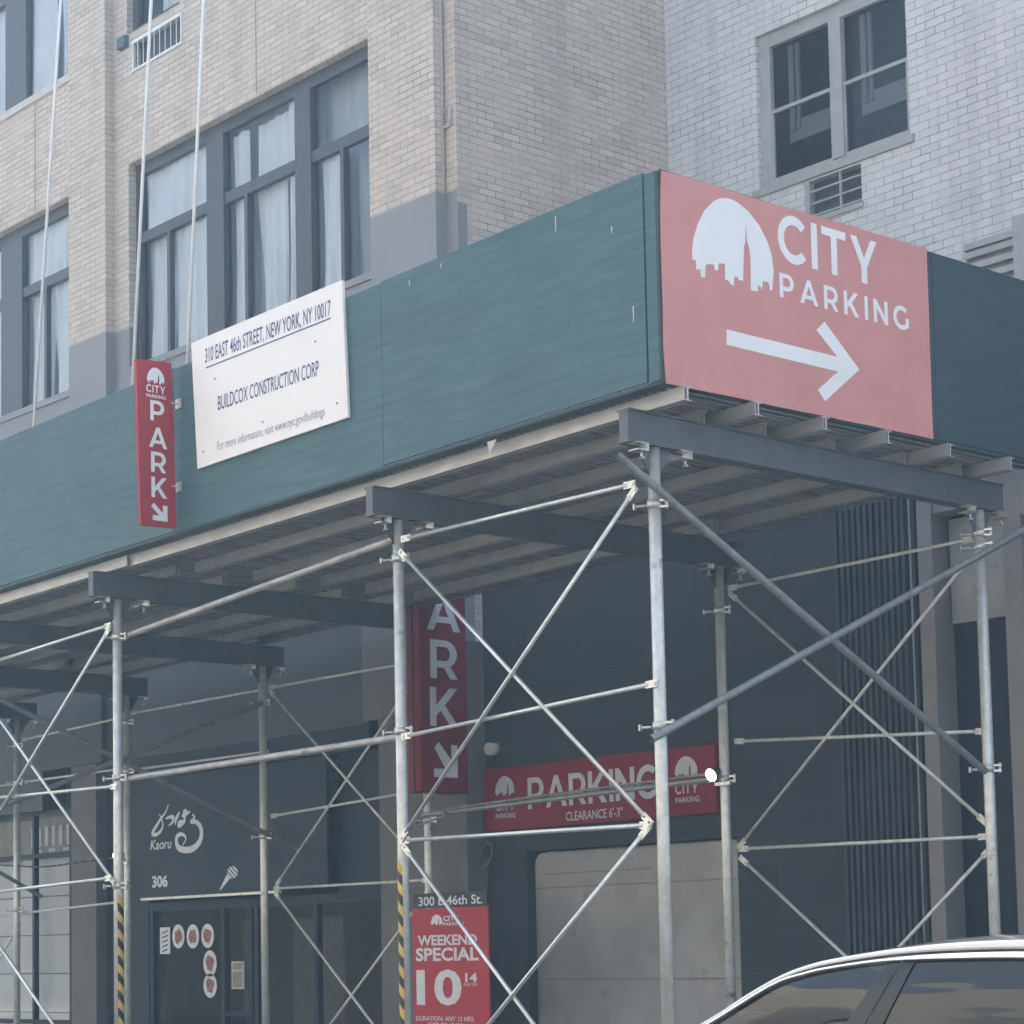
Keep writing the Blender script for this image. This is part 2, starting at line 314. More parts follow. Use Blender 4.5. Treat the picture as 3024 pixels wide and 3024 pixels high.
LOGO = [(0.0, 0.171), (0.02, 0.259), (0.073, 0.39), (0.164, 0.529), (0.271, 0.624), (0.34, 0.662), (0.413, 0.683), (0.485, 0.69), (0.553, 0.682), (0.691, 0.633), (0.83, 0.534), (0.924, 0.417), (0.975, 0.304), (0.995, 0.169), (0.967, 0.001), (0.934, -0.004), (0.933, 0.044), (0.907, 0.063), (0.853, 0.057), (0.837, -0.024), (0.824, 0.0), (0.793, 0.016), (0.783, -0.043), (0.7, -0.051), (0.704, 0.249), (0.69, 0.319), (0.67, 0.37), (0.661, 0.51), (0.647, 0.347), (0.63, 0.307), (0.607, 0.014), (0.55, 0.01), (0.541, 0.036), (0.503, 0.031), (0.489, -0.053), (0.443, -0.04), (0.431, -0.019), (0.386, -0.014), (0.389, 0.116), (0.316, 0.109), (0.303, 0.046), (0.261, 0.04), (0.257, 0.083), (0.189, 0.077), (0.157, 0.063), (0.144, -0.046), (0.099, -0.05), (0.089, 0.017), (0.044, 0.0), (0.04, 0.08), (0.001, 0.076)]
def logo(mb, fr, x, z, wd, ht=None, w=0.003):
    sy = wd if ht is None else ht/0.74
    mb.flat([[(x+p[0]*wd, z+(p[1]+0.05)*sy) for p in LOGO]], fr, w)
def smooth_line(pts, k=6):
    out = []
    for i in range(len(pts)-1):
        p0 = pts[max(i-1, 0)]; p1 = pts[i]; p2 = pts[i+1]; p3 = pts[min(i+2, len(pts)-1)]
        for j in range(k):
            t = j/k
            out.append(tuple(0.5*((2*p1[a])+(-p0[a]+p2[a])*t+(2*p0[a]-5*p1[a]+4*p2[a]-p3[a])*t*t+(-p0[a]+3*p1[a]-3*p2[a]+p3[a])*t**3) for a in range(len(p1))))
    return out+[tuple(pts[-1])]
def ribbon(mb, pts, fr, wfun, w):
    o, ux, uy = fr; nn = ux.cross(uy); P = smooth_line(pts); n = len(mb.v); k = len(P)
    for i, p in enumerate(P):
        a = P[max(i-1, 0)]; b = P[min(i+1, k-1)]; d = Vector((b[0]-a[0], b[1]-a[1])); d = d.normalized() if d.length > 1e-9 else Vector((1, 0))
        h = wfun(i/(k-1))/2
        for sgn in (1, -1): mb.v.append(o+ux*(p[0]-d.y*h*sgn)+uy*(p[1]+d.x*h*sgn)+nn*w)
    for i in range(k-1): mb.face((n+2*i, n+2*i+1, n+2*i+3, n+2*i+2))

# ================================================================== ground
tag(bx("road", "asphalt", None, -70, 60, -40, 30, -0.2, 0.0), kind="structure")
tag(bx("sidewalk", "concrete", None, -60, 50, -0.10, 12, 0.0, 0.14, bevel=0.02), kind="structure")
tag(bx("sidewalk", "concrete", None, -60, 50, -15.2, -11.2, 0.0, 0.14, bevel=0.02), kind="structure")

# ================================================================== building shells
def wall_x(mb, x0, x1, z0, z1, y, ops, depth, zsplit=None):
    """front wall facing -Y with openings (x0,x1,z0,z1); below zsplit faces get material 1"""
    xs = sorted({x0, x1, *[o[0] for o in ops], *[o[1] for o in ops]}); zs = sorted({z0, z1, *[o[2] for o in ops], *[o[3] for o in ops], *([zsplit] if zsplit else [])})
    xs = [x for x in xs if x0 <= x <= x1]; zs = [z for z in zs if z0 <= z <= z1]
    for i in range(len(xs)-1):
        for j in range(len(zs)-1):
            cx = (xs[i]+xs[i+1])/2; cz = (zs[j]+zs[j+1])/2
            if any(o[0] < cx < o[1] and o[2] < cz < o[3] for o in ops): continue
            mb.cur = 1 if zsplit and cz < zsplit else 0
            mb.quad((xs[i], y, zs[j]), (xs[i+1], y, zs[j]), (xs[i+1], y, zs[j+1]), (xs[i], y, zs[j+1]))
    for a, b, c, d in ops:
        yb = y+depth
        parts = [(c, d)] if not zsplit or not c < zsplit < d else [(c, zsplit), (zsplit, d)]
        for lo, hi in parts:
            mb.cur = 1 if zsplit and hi <= zsplit else 0
            mb.quad((a, y, lo), (a, y, hi), (a, yb, hi), (a, yb, lo)); mb.quad((b, y, lo), (b, yb, lo), (b, yb, hi), (b, y, hi))
        mb.cur = 1 if zsplit and d <= zsplit else 0; mb.quad((a, y, d), (b, y, d), (b, yb, d), (a, yb, d))
        mb.cur = 1 if zsplit and c < zsplit else 0; mb.quad((a, y, c), (a, yb, c), (b, yb, c), (b, y, c))
    mb.cur = 0
def curtain(parent, x0, x1, z0, z1, y, folds, amp=0.03, x0b=None, x1b=None, sag=0.0, name="curtain", mat="curtain_cloth"):
    x0b = x0 if x0b is None else x0b; x1b = x1 if x1b is None else x1b
    mb = MB(); mb.smooth = True; nx = max(8, int(folds*8)); nz = 8; ph = random.random()*6
    for j in range(nz+1):
        t = j/nz; e = t*t*(3-2*t)
        for i in range(nx+1):
            s = i/nx; a = x0+(x0b-x0)*e; b = x1+(x1b-x1)*e
            mb.v.append(Vector((a+(b-a)*s, y+amp*math.sin(s*folds*6.283+ph+0.6*math.sin(3*t+i))*(0.5+0.5*t)+0.012*math.sin(7*s+3*t), z1+(z0-z1)*t+sag*math.sin(s*3.14)*t)))
    for j in range(nz):
        for i in range(nx):
            a = j*(nx+1)+i; mb.face((a, a+nx+1, a+nx+2, a+1))
    return mb.build(name, mat, parent)

# ---------------------------------------------------------------- tan brick building
Y0, YP = 3.90, 3.78          # wall plane and the proud piers
tan = thing("brick_building", (-13, Y0, 0.14), "tan brick building with large dark framed windows and grey painted base behind the green shed", "building")
ZB = ZO+3.70                 # top of the grey painted base
WA = (-11.72, -7.33, ZO+3.25, ZO+5.53); WB = (-17.6, -12.79, ZO+3.27, ZO+5.53)
WC = (-17.6, -12.79, ZO+6.96, ZO+9.3); WD = (-11.74, -10.70, ZO+7.0, ZO+9.0); VD = (-11.62, -10.64, ZO+6.535, ZO+6.89)
WE = (-10.2, -7.33, ZO+7.9, ZO+9.9)
mb = MB(); wall_x(mb, -22, -6.22, ZO+0.2, 21, Y0, [WA, WB, WC, WD, VD], 0.16, ZB)
# proud piers
for a, b in ((-12.79, -12.01), (-7.33, -6.38)):
    for c, d, m_ in ((ZO+0.2, ZB, 1), (ZB, 21, 0)):
        mb.cur = m_
        mb.quad((a, YP, c), (b, YP, c), (b, YP, d), (a, YP, d))
        mb.quad((b, YP, c), (b, Y0, c), (b, Y0, d), (b, YP, d)); mb.quad((a, YP, c), (a, YP, d), (a, Y0, d), (a, Y0, c))
# side wall, with the grey paint turning the corner
XS = -6.22
for y0, y1, c, d, m_ in ((Y0, Y0+0.115, 4.2, ZO+3.585, 1), (Y0, Y0+0.115, ZO+3.585, 21, 0), (Y0+0.115, 14, 4.2, 21, 0)):
    mb.cur = m_; mb.quad((XS, y0, c), (XS, y1, c), (XS, y1, d), (XS, y0, d))
mb.cur = 0; mb.quad((-22, Y0, 21), (XS, Y0, 21), (XS, 14, 21), (-22, 14, 21))
mb.quad((-22, Y0, .2), (-22, Y0, 21), (-22, 14, 21), (-22, 14, .2)); mb.quad((-22, 14, .2), (-22, 14, 21), (XS, 14, 21), (XS, 14, .2))
mb.build("wall", ["tan_brick", "grey_paint"], tan)
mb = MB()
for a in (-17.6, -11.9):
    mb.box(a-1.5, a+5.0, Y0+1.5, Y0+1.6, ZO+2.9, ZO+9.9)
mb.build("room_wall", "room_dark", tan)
bx("sill", "pale_sill", tan, -17.6, -12.80, Y0-0.03, Y0+0.14, ZO+6.87, ZO+6.957)
bx("sill", "grey_paint", tan, -11.71, -7.34, Y0-0.025, Y0+0.14, ZO+3.175, ZO+3.247)
bx("sill", "grey_paint", tan, -17.6, -12.80, Y0-0.025, Y0+0.14, ZO+3.195, ZO+3.267)
def big_window(W, mulls, transom, lintel, lows, curts, hang=None):
    a, b, c, d = W; yf = Y0+0.10
    f = MB()
    f.box(a, b, yf, yf+0.06, d-lintel, d-0.002); f.box(a, b, yf, yf+0.06, c+0.002, c+0.05)
    f.box(a+0.002, a+0.09, yf-0.004, yf+0.056, c+0.05, d-lintel); f.box(b-0.04, b-0.002, yf-0.004, yf+0.056, c+0.05, d-lintel)
    for m0, m1 in mulls: f.box(m0, m1, yf-0.02, yf+0.054, c+0.05, d-lintel)
    xs = [a+0.09]+[x for m_ in mulls for x in m_]+[b-0.04]
    for i in range(0, len(xs), 2): f.box(xs[i], xs[i+1], yf-0.008, yf+0.052, transom, transom+0.115)
    for x in lows: f.box(x, x+0.055, yf-0.012, yf+0.05, c+0.05, transom)
    win = f.build("window", "dark_frame", tan)
    p = MB(); p.quad((a, yf+0.03, c), (b, yf+0.03, c), (b, yf+0.03, d), (a, yf+0.03, d)); p.build("pane", "window_glass", win)
    for q in curts: curtain(win, q[0]-.07, q[1], *q[2:4], q[4], q[5], min(q[6], .03), *(((q[7]-.07) if len(q) > 7 else None,) + tuple(q[8:9])))
    for i in range(0, len(xs), 2):
        if xs[i+1]-xs[i] < 2.5: curtain(win, xs[i]-.3, xs[i+1]+.03, c-.05, d, Y0+.34, 6, .03, mat='sheer_cloth')
    return win
zt = ZO+4.63; yc = Y0+0.19
big_window(WA, [(-10.33, -10.02), (-8.77, -8.51)], zt, 0.13, [-11.10, -9.66, -8.05],
    [(-11.62, -10.34, zt+.02, ZO+5.44, yc, 6, .05), (-11.62, -11.08, zt-1.36, zt+.05, yc+.05, 3, .05, -11.6, -11.2), (-11.02, -10.34, zt-1.34, zt+.05, yc, 4, .05, -10.95, -10.34),
     (-9.92, -9.72, zt-1.35, ZO+5.36, yc, 1, .03), (-9.52, -8.98, zt+.02, ZO+5.36, yc+.04, 4, .045), (-8.96, -8.76, zt-1.35, ZO+5.42, yc, 1.5, .03), (-9.55, -9.10, zt-1.35, zt+.05, yc+.04, 3, .045, -9.45, -9.12),  # tall strip at the unit's right edge imitates a brick reflection in the glass
     (-8.42, -7.36, zt+.20, ZO+5.42, yc+.2, 5, .05), (-8.40, -8.06, zt-1.35, zt+.05, yc, 2.5, .04), (-7.62, -7.36, zt-1.1, zt-.1, yc+.1, 2, .03)])  # upper sheet and right-hand strip imitate reflections in the glass
big_window(WB, [(-14.70, -14.20)], zt+.02, 0.13, [-15.9, -13.70],
    [(-14.18, -12.82, zt+.03, ZO+5.44, yc, 8, .05), (-13.66, -12.82, zt-1.32, zt+.05, yc, 4.5, .05, -13.5, -12.86), (-14.18, -13.70, zt-1.32, zt+.05, yc+.04, 3, .05, -14.15, -13.76),
     (-16.5, -14.72, zt-1.32, ZO+5.44, yc, 8, .05)])
big_window(WC, [(-14.60, -14.10)], ZO+8.4, 0.13, [],
    [(-14.08, -13.58, ZO+7.02, ZO+9.1, yc, 1.5, .02), (-13.52, -12.81, ZO+7.02, ZO+9.1, yc+.04, 5, .05, -13.4, -12.81), (-16.5, -14.62, ZO+7.02, ZO+9.1, yc, 6, .05)])
f = MB(); a, b, c, d = WD
for q in ((a+.002, a+.1, c, d), (b-.1, b-.002, c, d), (a+.1, b-.1, c+.002, c+.09)): f.box(q[0], q[1], Y0+.08, Y0+.14, q[2], q[3])
wd = f.build("window", "dark_frame", tan)
p = MB(); p.quad((a, Y0+.12, c), (b, Y0+.12, c), (b, Y0+.12, d), (a, Y0+.12, d)); p.build("pane", "window_glass", wd)
curtain(wd, a+.3, b-.4, c+.1, d, Y0+.3, 3)
bx("ledge", "green_plywood", tan, -11.86, -11.70, Y0-0.06, Y0-0.002, ZO+6.86, ZO+6.985)
g = MB(); a, b, c, d = VD
g.box(a, b, Y0-.015, Y0+.02, d-.035, d-.002); g.box(a, b, Y0-.015, Y0+.02, c+.002, c+.03); g.box(a+.002, a+.025, Y0-.012, Y0+.018, c+.03, d-.035); g.box(b-.025, b-.002, Y0-.012, Y0+.018, c+.03, d-.035)
for i in range(1, 9):
    x = a+(b-a)*i/9; g.box(x-.005, x+.005, Y0-.008, Y0-.004, c+.03, d-.035)
vg = g.build("vent_grille", "white_metal", tan)
bx("louvre_back", "room_dark", vg, a, b, Y0+.10, Y0+.12, c, d)
m = MB(); m.tube((-6.375, Y0-0.03, ZO+3.72), (-6.375, Y0-0.03, 21), 0.016); m.tube((-6.375, Y0-.03, ZO+4.46), (-6.275, Y0-.03, ZO+4.46), .010); m.tube((-6.275, Y0-.03, ZO+4.46), (-6.275, Y0-.03, ZO+4.30), .010); m.tube((-6.375, Y0-.03, ZO+4.30), (-6.275, Y0-.03, ZO+4.30), .010)
m.build("conduit", "pale_sill", tan)
for x in (-9.30, -13.75):
    m = MB(); m.box(x-.006, x+.006, Y0-.004, Y0, ZO+5.56, ZO+6.86 if x < -12 else 20); m.build("expansion_joint", "grey_paint", tan)

# ---------------------------------------------------------------- tan building, street level
mb = MB()
mb.box(-22, -13.6, Y0, Y0+.3, ZO-1.46, ZO+0.195); mb.box(-13.6, -12.23, Y0-.06, Y0+.3, ZO-1.02, ZO+0.195); mb.box(-12.23, -7.62, Y0, Y0+.3, ZO-1.02, ZO+0.195)
mb.build("fascia", "shop_fascia", tan)
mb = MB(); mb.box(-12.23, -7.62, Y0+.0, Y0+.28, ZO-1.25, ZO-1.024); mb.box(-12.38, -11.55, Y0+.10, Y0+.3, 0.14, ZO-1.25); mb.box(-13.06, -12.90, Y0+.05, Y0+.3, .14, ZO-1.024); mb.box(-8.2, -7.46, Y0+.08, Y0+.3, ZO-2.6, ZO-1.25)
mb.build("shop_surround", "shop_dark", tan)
bx("pilaster", "pilaster_grey", tan, -12.898, -12.382, Y0-.04, Y0+.3, .14, ZO-1.024)
mb = MB(); mb.box(-7.45, XS-.004, Y0-.02, Y0+.3, .14, ZO-1.0); mb.box(-7.62, XS-.004, Y0-.07, Y0+.3, ZO-1.0, ZO+.195); mb.build("pilaster", "pilaster_grey", tan)
# cafe glazing with pulled shades at the far left
f = MB(); x0, x1 = -22, -13.062
f.box(x0, x1, Y0+.06, Y0+.12, ZO-1.99, ZO-1.94); f.box(x1-.05, x1-.002, Y0+.058, Y0+.118, .14, ZO-1.462); f.box(x0, x1-.05, Y0+.06, Y0+.12, ZO-1.50, ZO-1.462)
f.box(x0, x1-.05, Y0+.06, Y0+.12, ZO-3.87, ZO-3.82); f.box(-13.93, -13.88, Y0+.057, Y0+.117, .14, ZO-1.50)
cw = f.build("shop_window", "shop_dark", tan)
p = MB(); p.quad((x0, Y0+.09, .14), (x1, Y0+.09, .14), (x1, Y0+.09, ZO-1.47), (x0, Y0+.09, ZO-1.47)); p.build("pane", "window_glass", cw)
s = MB()
for i in range(6):
    z1 = ZO-1.99-.44*i; s.box(x0, x1-.05, Y0+.22, Y0+.235, z1-.43, z1)
s.build("shade", "board_white", cw)
s = MB(); s.box(x0, x1-.05, Y0+.4, Y0+.42, ZO-1.94, ZO-1.5); sb = s.build("transom_board", "brown_panel", cw)
s = MB()
for i in range(9):
    x = -13.18-.16*i
    s.box(x-.07, x, Y0+.385, Y0+.397, ZO-1.83, ZO-1.60)
    if i % 2: s.box(x-.15, x, Y0+.385, Y0+.397, ZO-1.90, ZO-1.86)
s.build("reflected_slats", "pale_reflect", sb)  # bright bars imitating a slatted reflection in the transom glass
# restaurant glazing under its sign
f = MB(); x0, x1 = -11.55, -7.45
for x in (-11.50, -10.18, -9.70, -9.60, -8.62, -7.55): f.box(x-.03, x+.03, Y0+.10, Y0+.17, .14, ZO-2.60)
f.box(x0, x1, Y0+.105, Y0+.165, ZO-2.66, ZO-2.57); f.box(x0, x1, Y0+.105, Y0+.165, .14, .55); f.box(-10.15, -9.73, Y0+.108, Y0+.162, ZO-3.75, ZO-3.70)
rw = f.build("shop_window", "shop_dark", tan)
p = MB(); p.quad((x0, Y0+.13, .3), (x1, Y0+.13, .3), (x1, Y0+.13, ZO-2.6), (x0, Y0+.13, ZO-2.6)); p.build("pane", "shop_glass", rw)
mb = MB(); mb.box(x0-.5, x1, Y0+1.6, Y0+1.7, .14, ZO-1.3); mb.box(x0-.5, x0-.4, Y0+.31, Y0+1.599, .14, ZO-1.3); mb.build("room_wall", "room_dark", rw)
mb = MB(); mb.box(-10.10, -9.76, Y0+.30, Y0+.33, ZO-3.7, ZO-2.78); mb.box(-9.52, -8.70, Y0+.5, Y0+.53, ZO-3.9, ZO-2.78); mb.build("inner_door", "door_brown", rw)
bx("sign_lip", "galvanized", tan, -11.46, -9.0, Y0-.06, Y0-.012, ZO-2.545, ZO-2.52)

# ---------------------------------------------------------------- white brick building behind the garage
YW = 6.65
wb = thing("brick_building", (-2, YW, 0.14), "white brick building with a steel double window, set back behind the pink sign", "building")
WW = (-5.05, -3.29, ZO+3.95, ZO+5.436); AC = (-4.50, -3.845, ZO+3.50, ZO+3.855); A2 = (-2.75, -1.9, ZO+2.3, ZO+2.75)
mb = MB(); wall_x(mb, XS+.004, 6, 4.9, 21, YW, [WW, AC, A2], 0.12); mb.quad((6, YW, 4.9), (6, 16, 4.9), (6, 16, 21), (6, YW, 21)); mb.quad((XS+.004, 16, .2), (6, 16, .2), (6, 16, 21), (XS+.004, 16, 21)); mb.quad((XS+.004, YW, 21), (6, YW, 21), (6, 16, 21), (XS+.004, 16, 21)); mb.build("wall", "white_brick", wb)
bx("sill", "white_frame", wb, -5.12, -3.24, YW-.03, YW+.10, ZO+3.872, ZO+3.947, bevel=.006)
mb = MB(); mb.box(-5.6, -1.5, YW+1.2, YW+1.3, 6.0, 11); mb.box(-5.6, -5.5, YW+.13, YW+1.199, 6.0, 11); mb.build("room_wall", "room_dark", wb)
a, b, c, d = WW; f = MB(); y = YW+.05
f.box(a+.002, a+.13, y, y+.06, c+.002, d-.002); f.box(b-.045, b-.002, y, y+.06, c+.002, d-.002); f.box(a+.13, b-.045, y, y+.06, d-.13, d-.002); f.box(a+.13, b-.045, y, y+.06, c+.002, c+.05)
xm = -4.20; f.box(xm, xm+.14, y-.012, y+.058, c+.05, d-.13)
win = f.build("window", "white_frame", wb, bevel=.004)
for x0, x1 in ((a+.13, xm), (xm+.14, b-.045)):
    s = MB(); s.box(x0, x1, y+.004, y+.034, ZO+4.655, ZO+4.69); s.box(x0+.001, x0+.02, y+.008, y+.03, c+.05, ZO+4.655); s.box(x1-.02, x1-.001, y+.008, y+.03, c+.05, ZO+4.655); s.box(x0+.02, x1-.02, y+.008, y+.03, c+.052, c+.08); s.build("sash", "white_frame", win)
    p = MB(); p.quad((x0, y+.02, c+.05), (x1, y+.02, c+.05), (x1, y+.02, ZO+4.655), (x0, y+.02, ZO+4.655)); p.quad((x0, y+.045, ZO+4.69), (x1, y+.045, ZO+4.69), (x1, y+.045, d-.13), (x0, y+.045, d-.13)); p.build("pane", "screened_glass", win)
    s = MB(); s.box(x0+.08, x0+.14, YW+.22, YW+.25, ZO+4.5, d-.1); s.box(x0+.17, x0+.20, YW+.22, YW+.25, ZO+4.5, d-.1); s.box(x0+.06, x1-.02, YW+.24, YW+.26, ZO+4.40, ZO+4.60); s.build("blind", "blind_cloth", win)
a, b, c, d = AC; s = MB()
for k in range(3): s.box(a+.05, b, YW+.01, YW+.03, c+.02+.115*k, c+.036+.115*k)
s.box(b-.26, b-.24, YW+.008, YW+.032, c, d); s.box(a+.002, a+.05, YW-.005, YW+.08, c, d)
ac = s.build("vent_grille", "white_frame", wb)
bx("louvre_back", "dark_frame", ac, a, b, YW+.09, YW+.11, c, d)
bx("sill", "white_frame", wb, a-.02, b+.02, YW-.02, YW+.08, c-.05, c-.003)
a, b, c, d = A2; s = MB(); s.box(a, b, YW-.035, YW+.02, d+.002, d+.06)
for k in range(4): s.box(a, b, YW-.02, YW+.03, d-.07-.105*k, d-.015-.105*k)
s.box(-2.235, -2.12, YW-.06, YW+.05, c, d+.16)
ac = s.build("vent_grille", "white_frame", wb)
bx("louvre_back", "grey_paint", ac, a, b, YW+.035, YW+.11, c, d)

# ---------------------------------------------------------------- one-storey garage front
YG = 4.10
gar = thing("parking_garage", (-3.5, YG, 0.14), "dark stone garage front with ridged metal cladding and pale panel door under the shed", "garage")
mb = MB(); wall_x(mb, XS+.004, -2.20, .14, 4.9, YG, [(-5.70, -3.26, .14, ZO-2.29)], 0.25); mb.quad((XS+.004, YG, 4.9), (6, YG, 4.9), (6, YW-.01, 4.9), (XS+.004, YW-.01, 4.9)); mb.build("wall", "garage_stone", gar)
# pale door panel with rounded top corners
mb = MB(); r = .10; x0, x1, zt2 = -5.68, -3.28, ZO-2.31
pts = [(x0, .14), (x1, .14)]+arc(x1-r, zt2-r, r, r, 0, 90, 6)+arc(x0+r, zt2-r, r, r, 90, 180, 6)
mb.flat([pts], FX(0, YG+.08, 0), 0.0, 0.05); dr = mb.build("garage_door", "panel_pale", gar)
mb = MB()
for z in (ZO-2.62, ZO-3.4, ZO-3.9): mb.box(x0+.02, x1-.02, YG+.072, YG+.079, z, z+.012)
mb.box(x0+.1, x0+1.4, YG+.070, YG+.078, ZO-2.50, ZO-2.492)
mb.build("door_seam", "column_beige", dr)
mb = MB()                                                 # ridged cladding
n = 12; w_ = (-1.50+2.18)/n
mb.box(-2.20, -1.47, YG+.02, YG+.20, .14, 4.9)
for i in range(n):
    x = -2.18+w_*i; mb.box(x+.004, x+w_*.55, YG-.03, YG+.0195, .14, 4.9)
mb.build("ridged_cladding", "ridged_metal", gar)
m = MB(); m.tube((-1.455, YG-.05, .14), (-1.455, YG-.05, 4.75), .007); m.build("pipe", "dull_tube", gar)
mb = MB(); mb.box(-1.40, -1.27, YG-.04, YG+.25, .14, 4.9); mb.box(-.655, -.50, YG-.06, YG+.25, .14, 4.9); mb.box(-1.27, -.655, YG-.02, YG+.25, ZO-.07, 4.9); mb.box(-.42, -.34, YG-.03, YG+.25, .14, ZO-.25); mb.box(-.50, 3, YG-.06, YG+.25, ZO-.21, 4.9); mb.box(.62, 3, YG-.02, YG+.25, .14, ZO-.21)
mb.build("pilaster", "column_beige", gar, bevel=.006)
bx("wall_board", "panel_pale", gar, -1.25, -.67, YG+.14, YG+.18, ZO-.86, ZO-.10)
mb = MB(); mb.box(-1.268, -.657, YG+.185, YG+.24, .14, ZO-.07); mb.box(-.338, .618, YG+.06, YG+.24, .14, ZO-.212); mb.build("entrance_glass", "shop_dark", gar)
m = MB(); m.tube((-6.06, YG-.10, ZO-1.378), (-6.06, YG-.004, ZO-1.378), .056, 20); rl = m.build("round_lamp", "pale_sill", gar)
m = MB(); m.tube((-6.06, YG-.03, ZO-1.42), (-6.13, YG-.03, ZO-1.60), .008, 8); m.tube((-6.13, YG-.03, ZO-1.60), (-6.14, YG-.03, ZO-2.1), .008, 8); m.build("lamp_cable", "black_paint", rl)
P = smooth_line([(-6.26, ZO-2.44), (-6.21, ZO-2.30), (-6.13, ZO-2.21), (-6.06, ZO-2.22), (-6.06, ZO-2.30), (-6.12, ZO-2.38), (-6.22, ZO-2.45)], 5)
m = MB()
for i in range(len(P)-1): m.tube((P[i][0], YG-.08, P[i][1]), (P[i+1][0], YG-.08, P[i+1][1]), .011, 8)
tag(m.build("cable_loop", "pilaster_grey", None), "grey cable loop hanging on the wall left of the garage door", "cable")

# ================================================================== the sidewalk shed
shed = thing("sidewalk_shed", (-3, 1.6, 0.14), "scaffold sidewalk shed with green plywood parapet on galvanized posts and cross braces", "scaffold")
def sz(x, z): return ZO+z+SL*x
YF, YB = 0.20, 3.26
X = [-0.2785, -2.602, -6.0381, -8.4097, -10.7889, -13.0396]
# green parapet: plywood sheets with thin joints, end sheets, a corner board and a bottom plate
edges = [-0.115, -2.495, -4.93, -7.37, -9.81, -12.25, -14.69, -17.2]
for i in range(len(edges)-1):
    b, a = edges[i]-.003, edges[i+1]+.003; m = MB(); dz = (0.006, -0.004, 0.004, 0, 0.008, -.003, .003)[i]
    m.box(a, b, 0.0+.002*(i % 2), 0.018+.002*(i % 2), ZO+0.012+dz, ZO+1.222+dz, SL); pn = m.build("parapet_panel", "green_plywood", shed); m = MB()
    for x in (a+.05, (a+b)/2, b-.05):
        for z in (.08, .42, .80, 1.14): m.tube((x, -.001+.002*(i % 2), sz(x, z)), (x, -.0025+.002*(i % 2), sz(x, z)), .006, 8)
    m.build("screw", "dark_green_plywood", pn)
for x, za, zb in ((-.832, 1.09, 1.181), (-.366, .948, .988), (-1.885, 1.15, 1.184), (-.21, .388, .48), (-2.2, 1.12, 1.16)):
    m = MB(); m.poly([(x-.0035, -.0025, sz(x, zb)), (x-.002, -.0025, sz(x, za)), (x+.002, -.0025, sz(x, za)), (x+.0035, -.0025, sz(x, zb))]); m.build("paint_run", "print_pale", shed)
m = MB(); m.box(-.108, -.02, .004, .05, ZO-.004, ZO+1.215, SL); m.build("corner_board", "green_plywood", shed, bevel=.004)
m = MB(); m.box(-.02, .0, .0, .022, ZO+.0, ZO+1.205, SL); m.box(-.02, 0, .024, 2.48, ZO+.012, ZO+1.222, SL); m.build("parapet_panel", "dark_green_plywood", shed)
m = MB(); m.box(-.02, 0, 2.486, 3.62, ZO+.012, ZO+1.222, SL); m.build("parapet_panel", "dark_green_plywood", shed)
m = MB(); m.box(-17.2, -.004, .004, .12, ZO-.012, ZO+.008, SL); m.box(-.12, -.004, .122, 3.62, ZO-.012, ZO+.008, SL); m.build("bottom_plate", "dark_green_plywood", shed)
# ridged deck (ribs run across the walk)
m = MB(); pitch_ = .066; n = int(17.0/pitch_); y0, y1 = .06, 3.55; b0 = len(m.v)
prof = []
for i in range(n):
    x = -.02-pitch_*i
    prof += [(x, .0), (x-pitch_*.42, .0), (x-pitch_*.5, -.022), (x-pitch_*.92, -.022)]
for x, z in prof:
    jit = random.uniform(-.012, .012)
    m.v.append(Vector((x, y0+.03, sz(x, z+.005)))); m.v.append(Vector((x, y1+jit, sz(x, z+.005))))
for i in range(len(prof)-1): m.face((b0+2*i, b0+2*i+1, b0+2*i+3, b0+2*i+2))
m.box(-17.0, -.03, .10, 3.5, ZO+.008, ZO+.03, SL)
m.build("deck", "deck_metal", shed)
# joists
def joist(a, b, y, hw=.033, zt=-.018, h=.082):
    m = MB(); m.box(a, b, y-hw, y+hw, ZO+zt-.008, ZO+zt, SL); m.box(a, b, y-hw, y+hw, ZO+zt-h, ZO+zt-h+.008, SL); m.box(a, b, y-.007, y+.007, ZO+zt-h+.008, ZO+zt-.008, SL)
    # closed street-side web and end plate
    m.box(a, b, y-hw+.004, y-hw+.010, ZO+zt-h+.008, ZO+zt-.008, SL)
    return m.build("joist", "joist_metal", shed)
joist(-5.82, .045, .155); joist(-11.2, -5.73, .125)
for y in (.745, 1.345, 1.93, 2.545, 3.185): joist(-.62, .045, y)
for y in (.615, 1.15, 1.79, 2.48, 3.06): joist(-2.95, -.262, y)
for y in (.72, 1.30, 1.90, 2.42, 2.98): joist(-5.72+random.uniform(-.1, .1), -2.35, y)
for y in (.64, 1.19, 1.78, 2.35, 2.90): joist(-8.75, -5.9+random.uniform(-.12, .12), y)
for y in (.66, 1.25, 1.85, 2.5, 3.05): joist(-11.1, -8.2, y)
for y in (.60, 1.2, 1.8, 2.4, 3.0): joist(-13.4, -10.5, y)
for x, y in ((-5.0, 3.24), (-2.9, 3.24)): pass
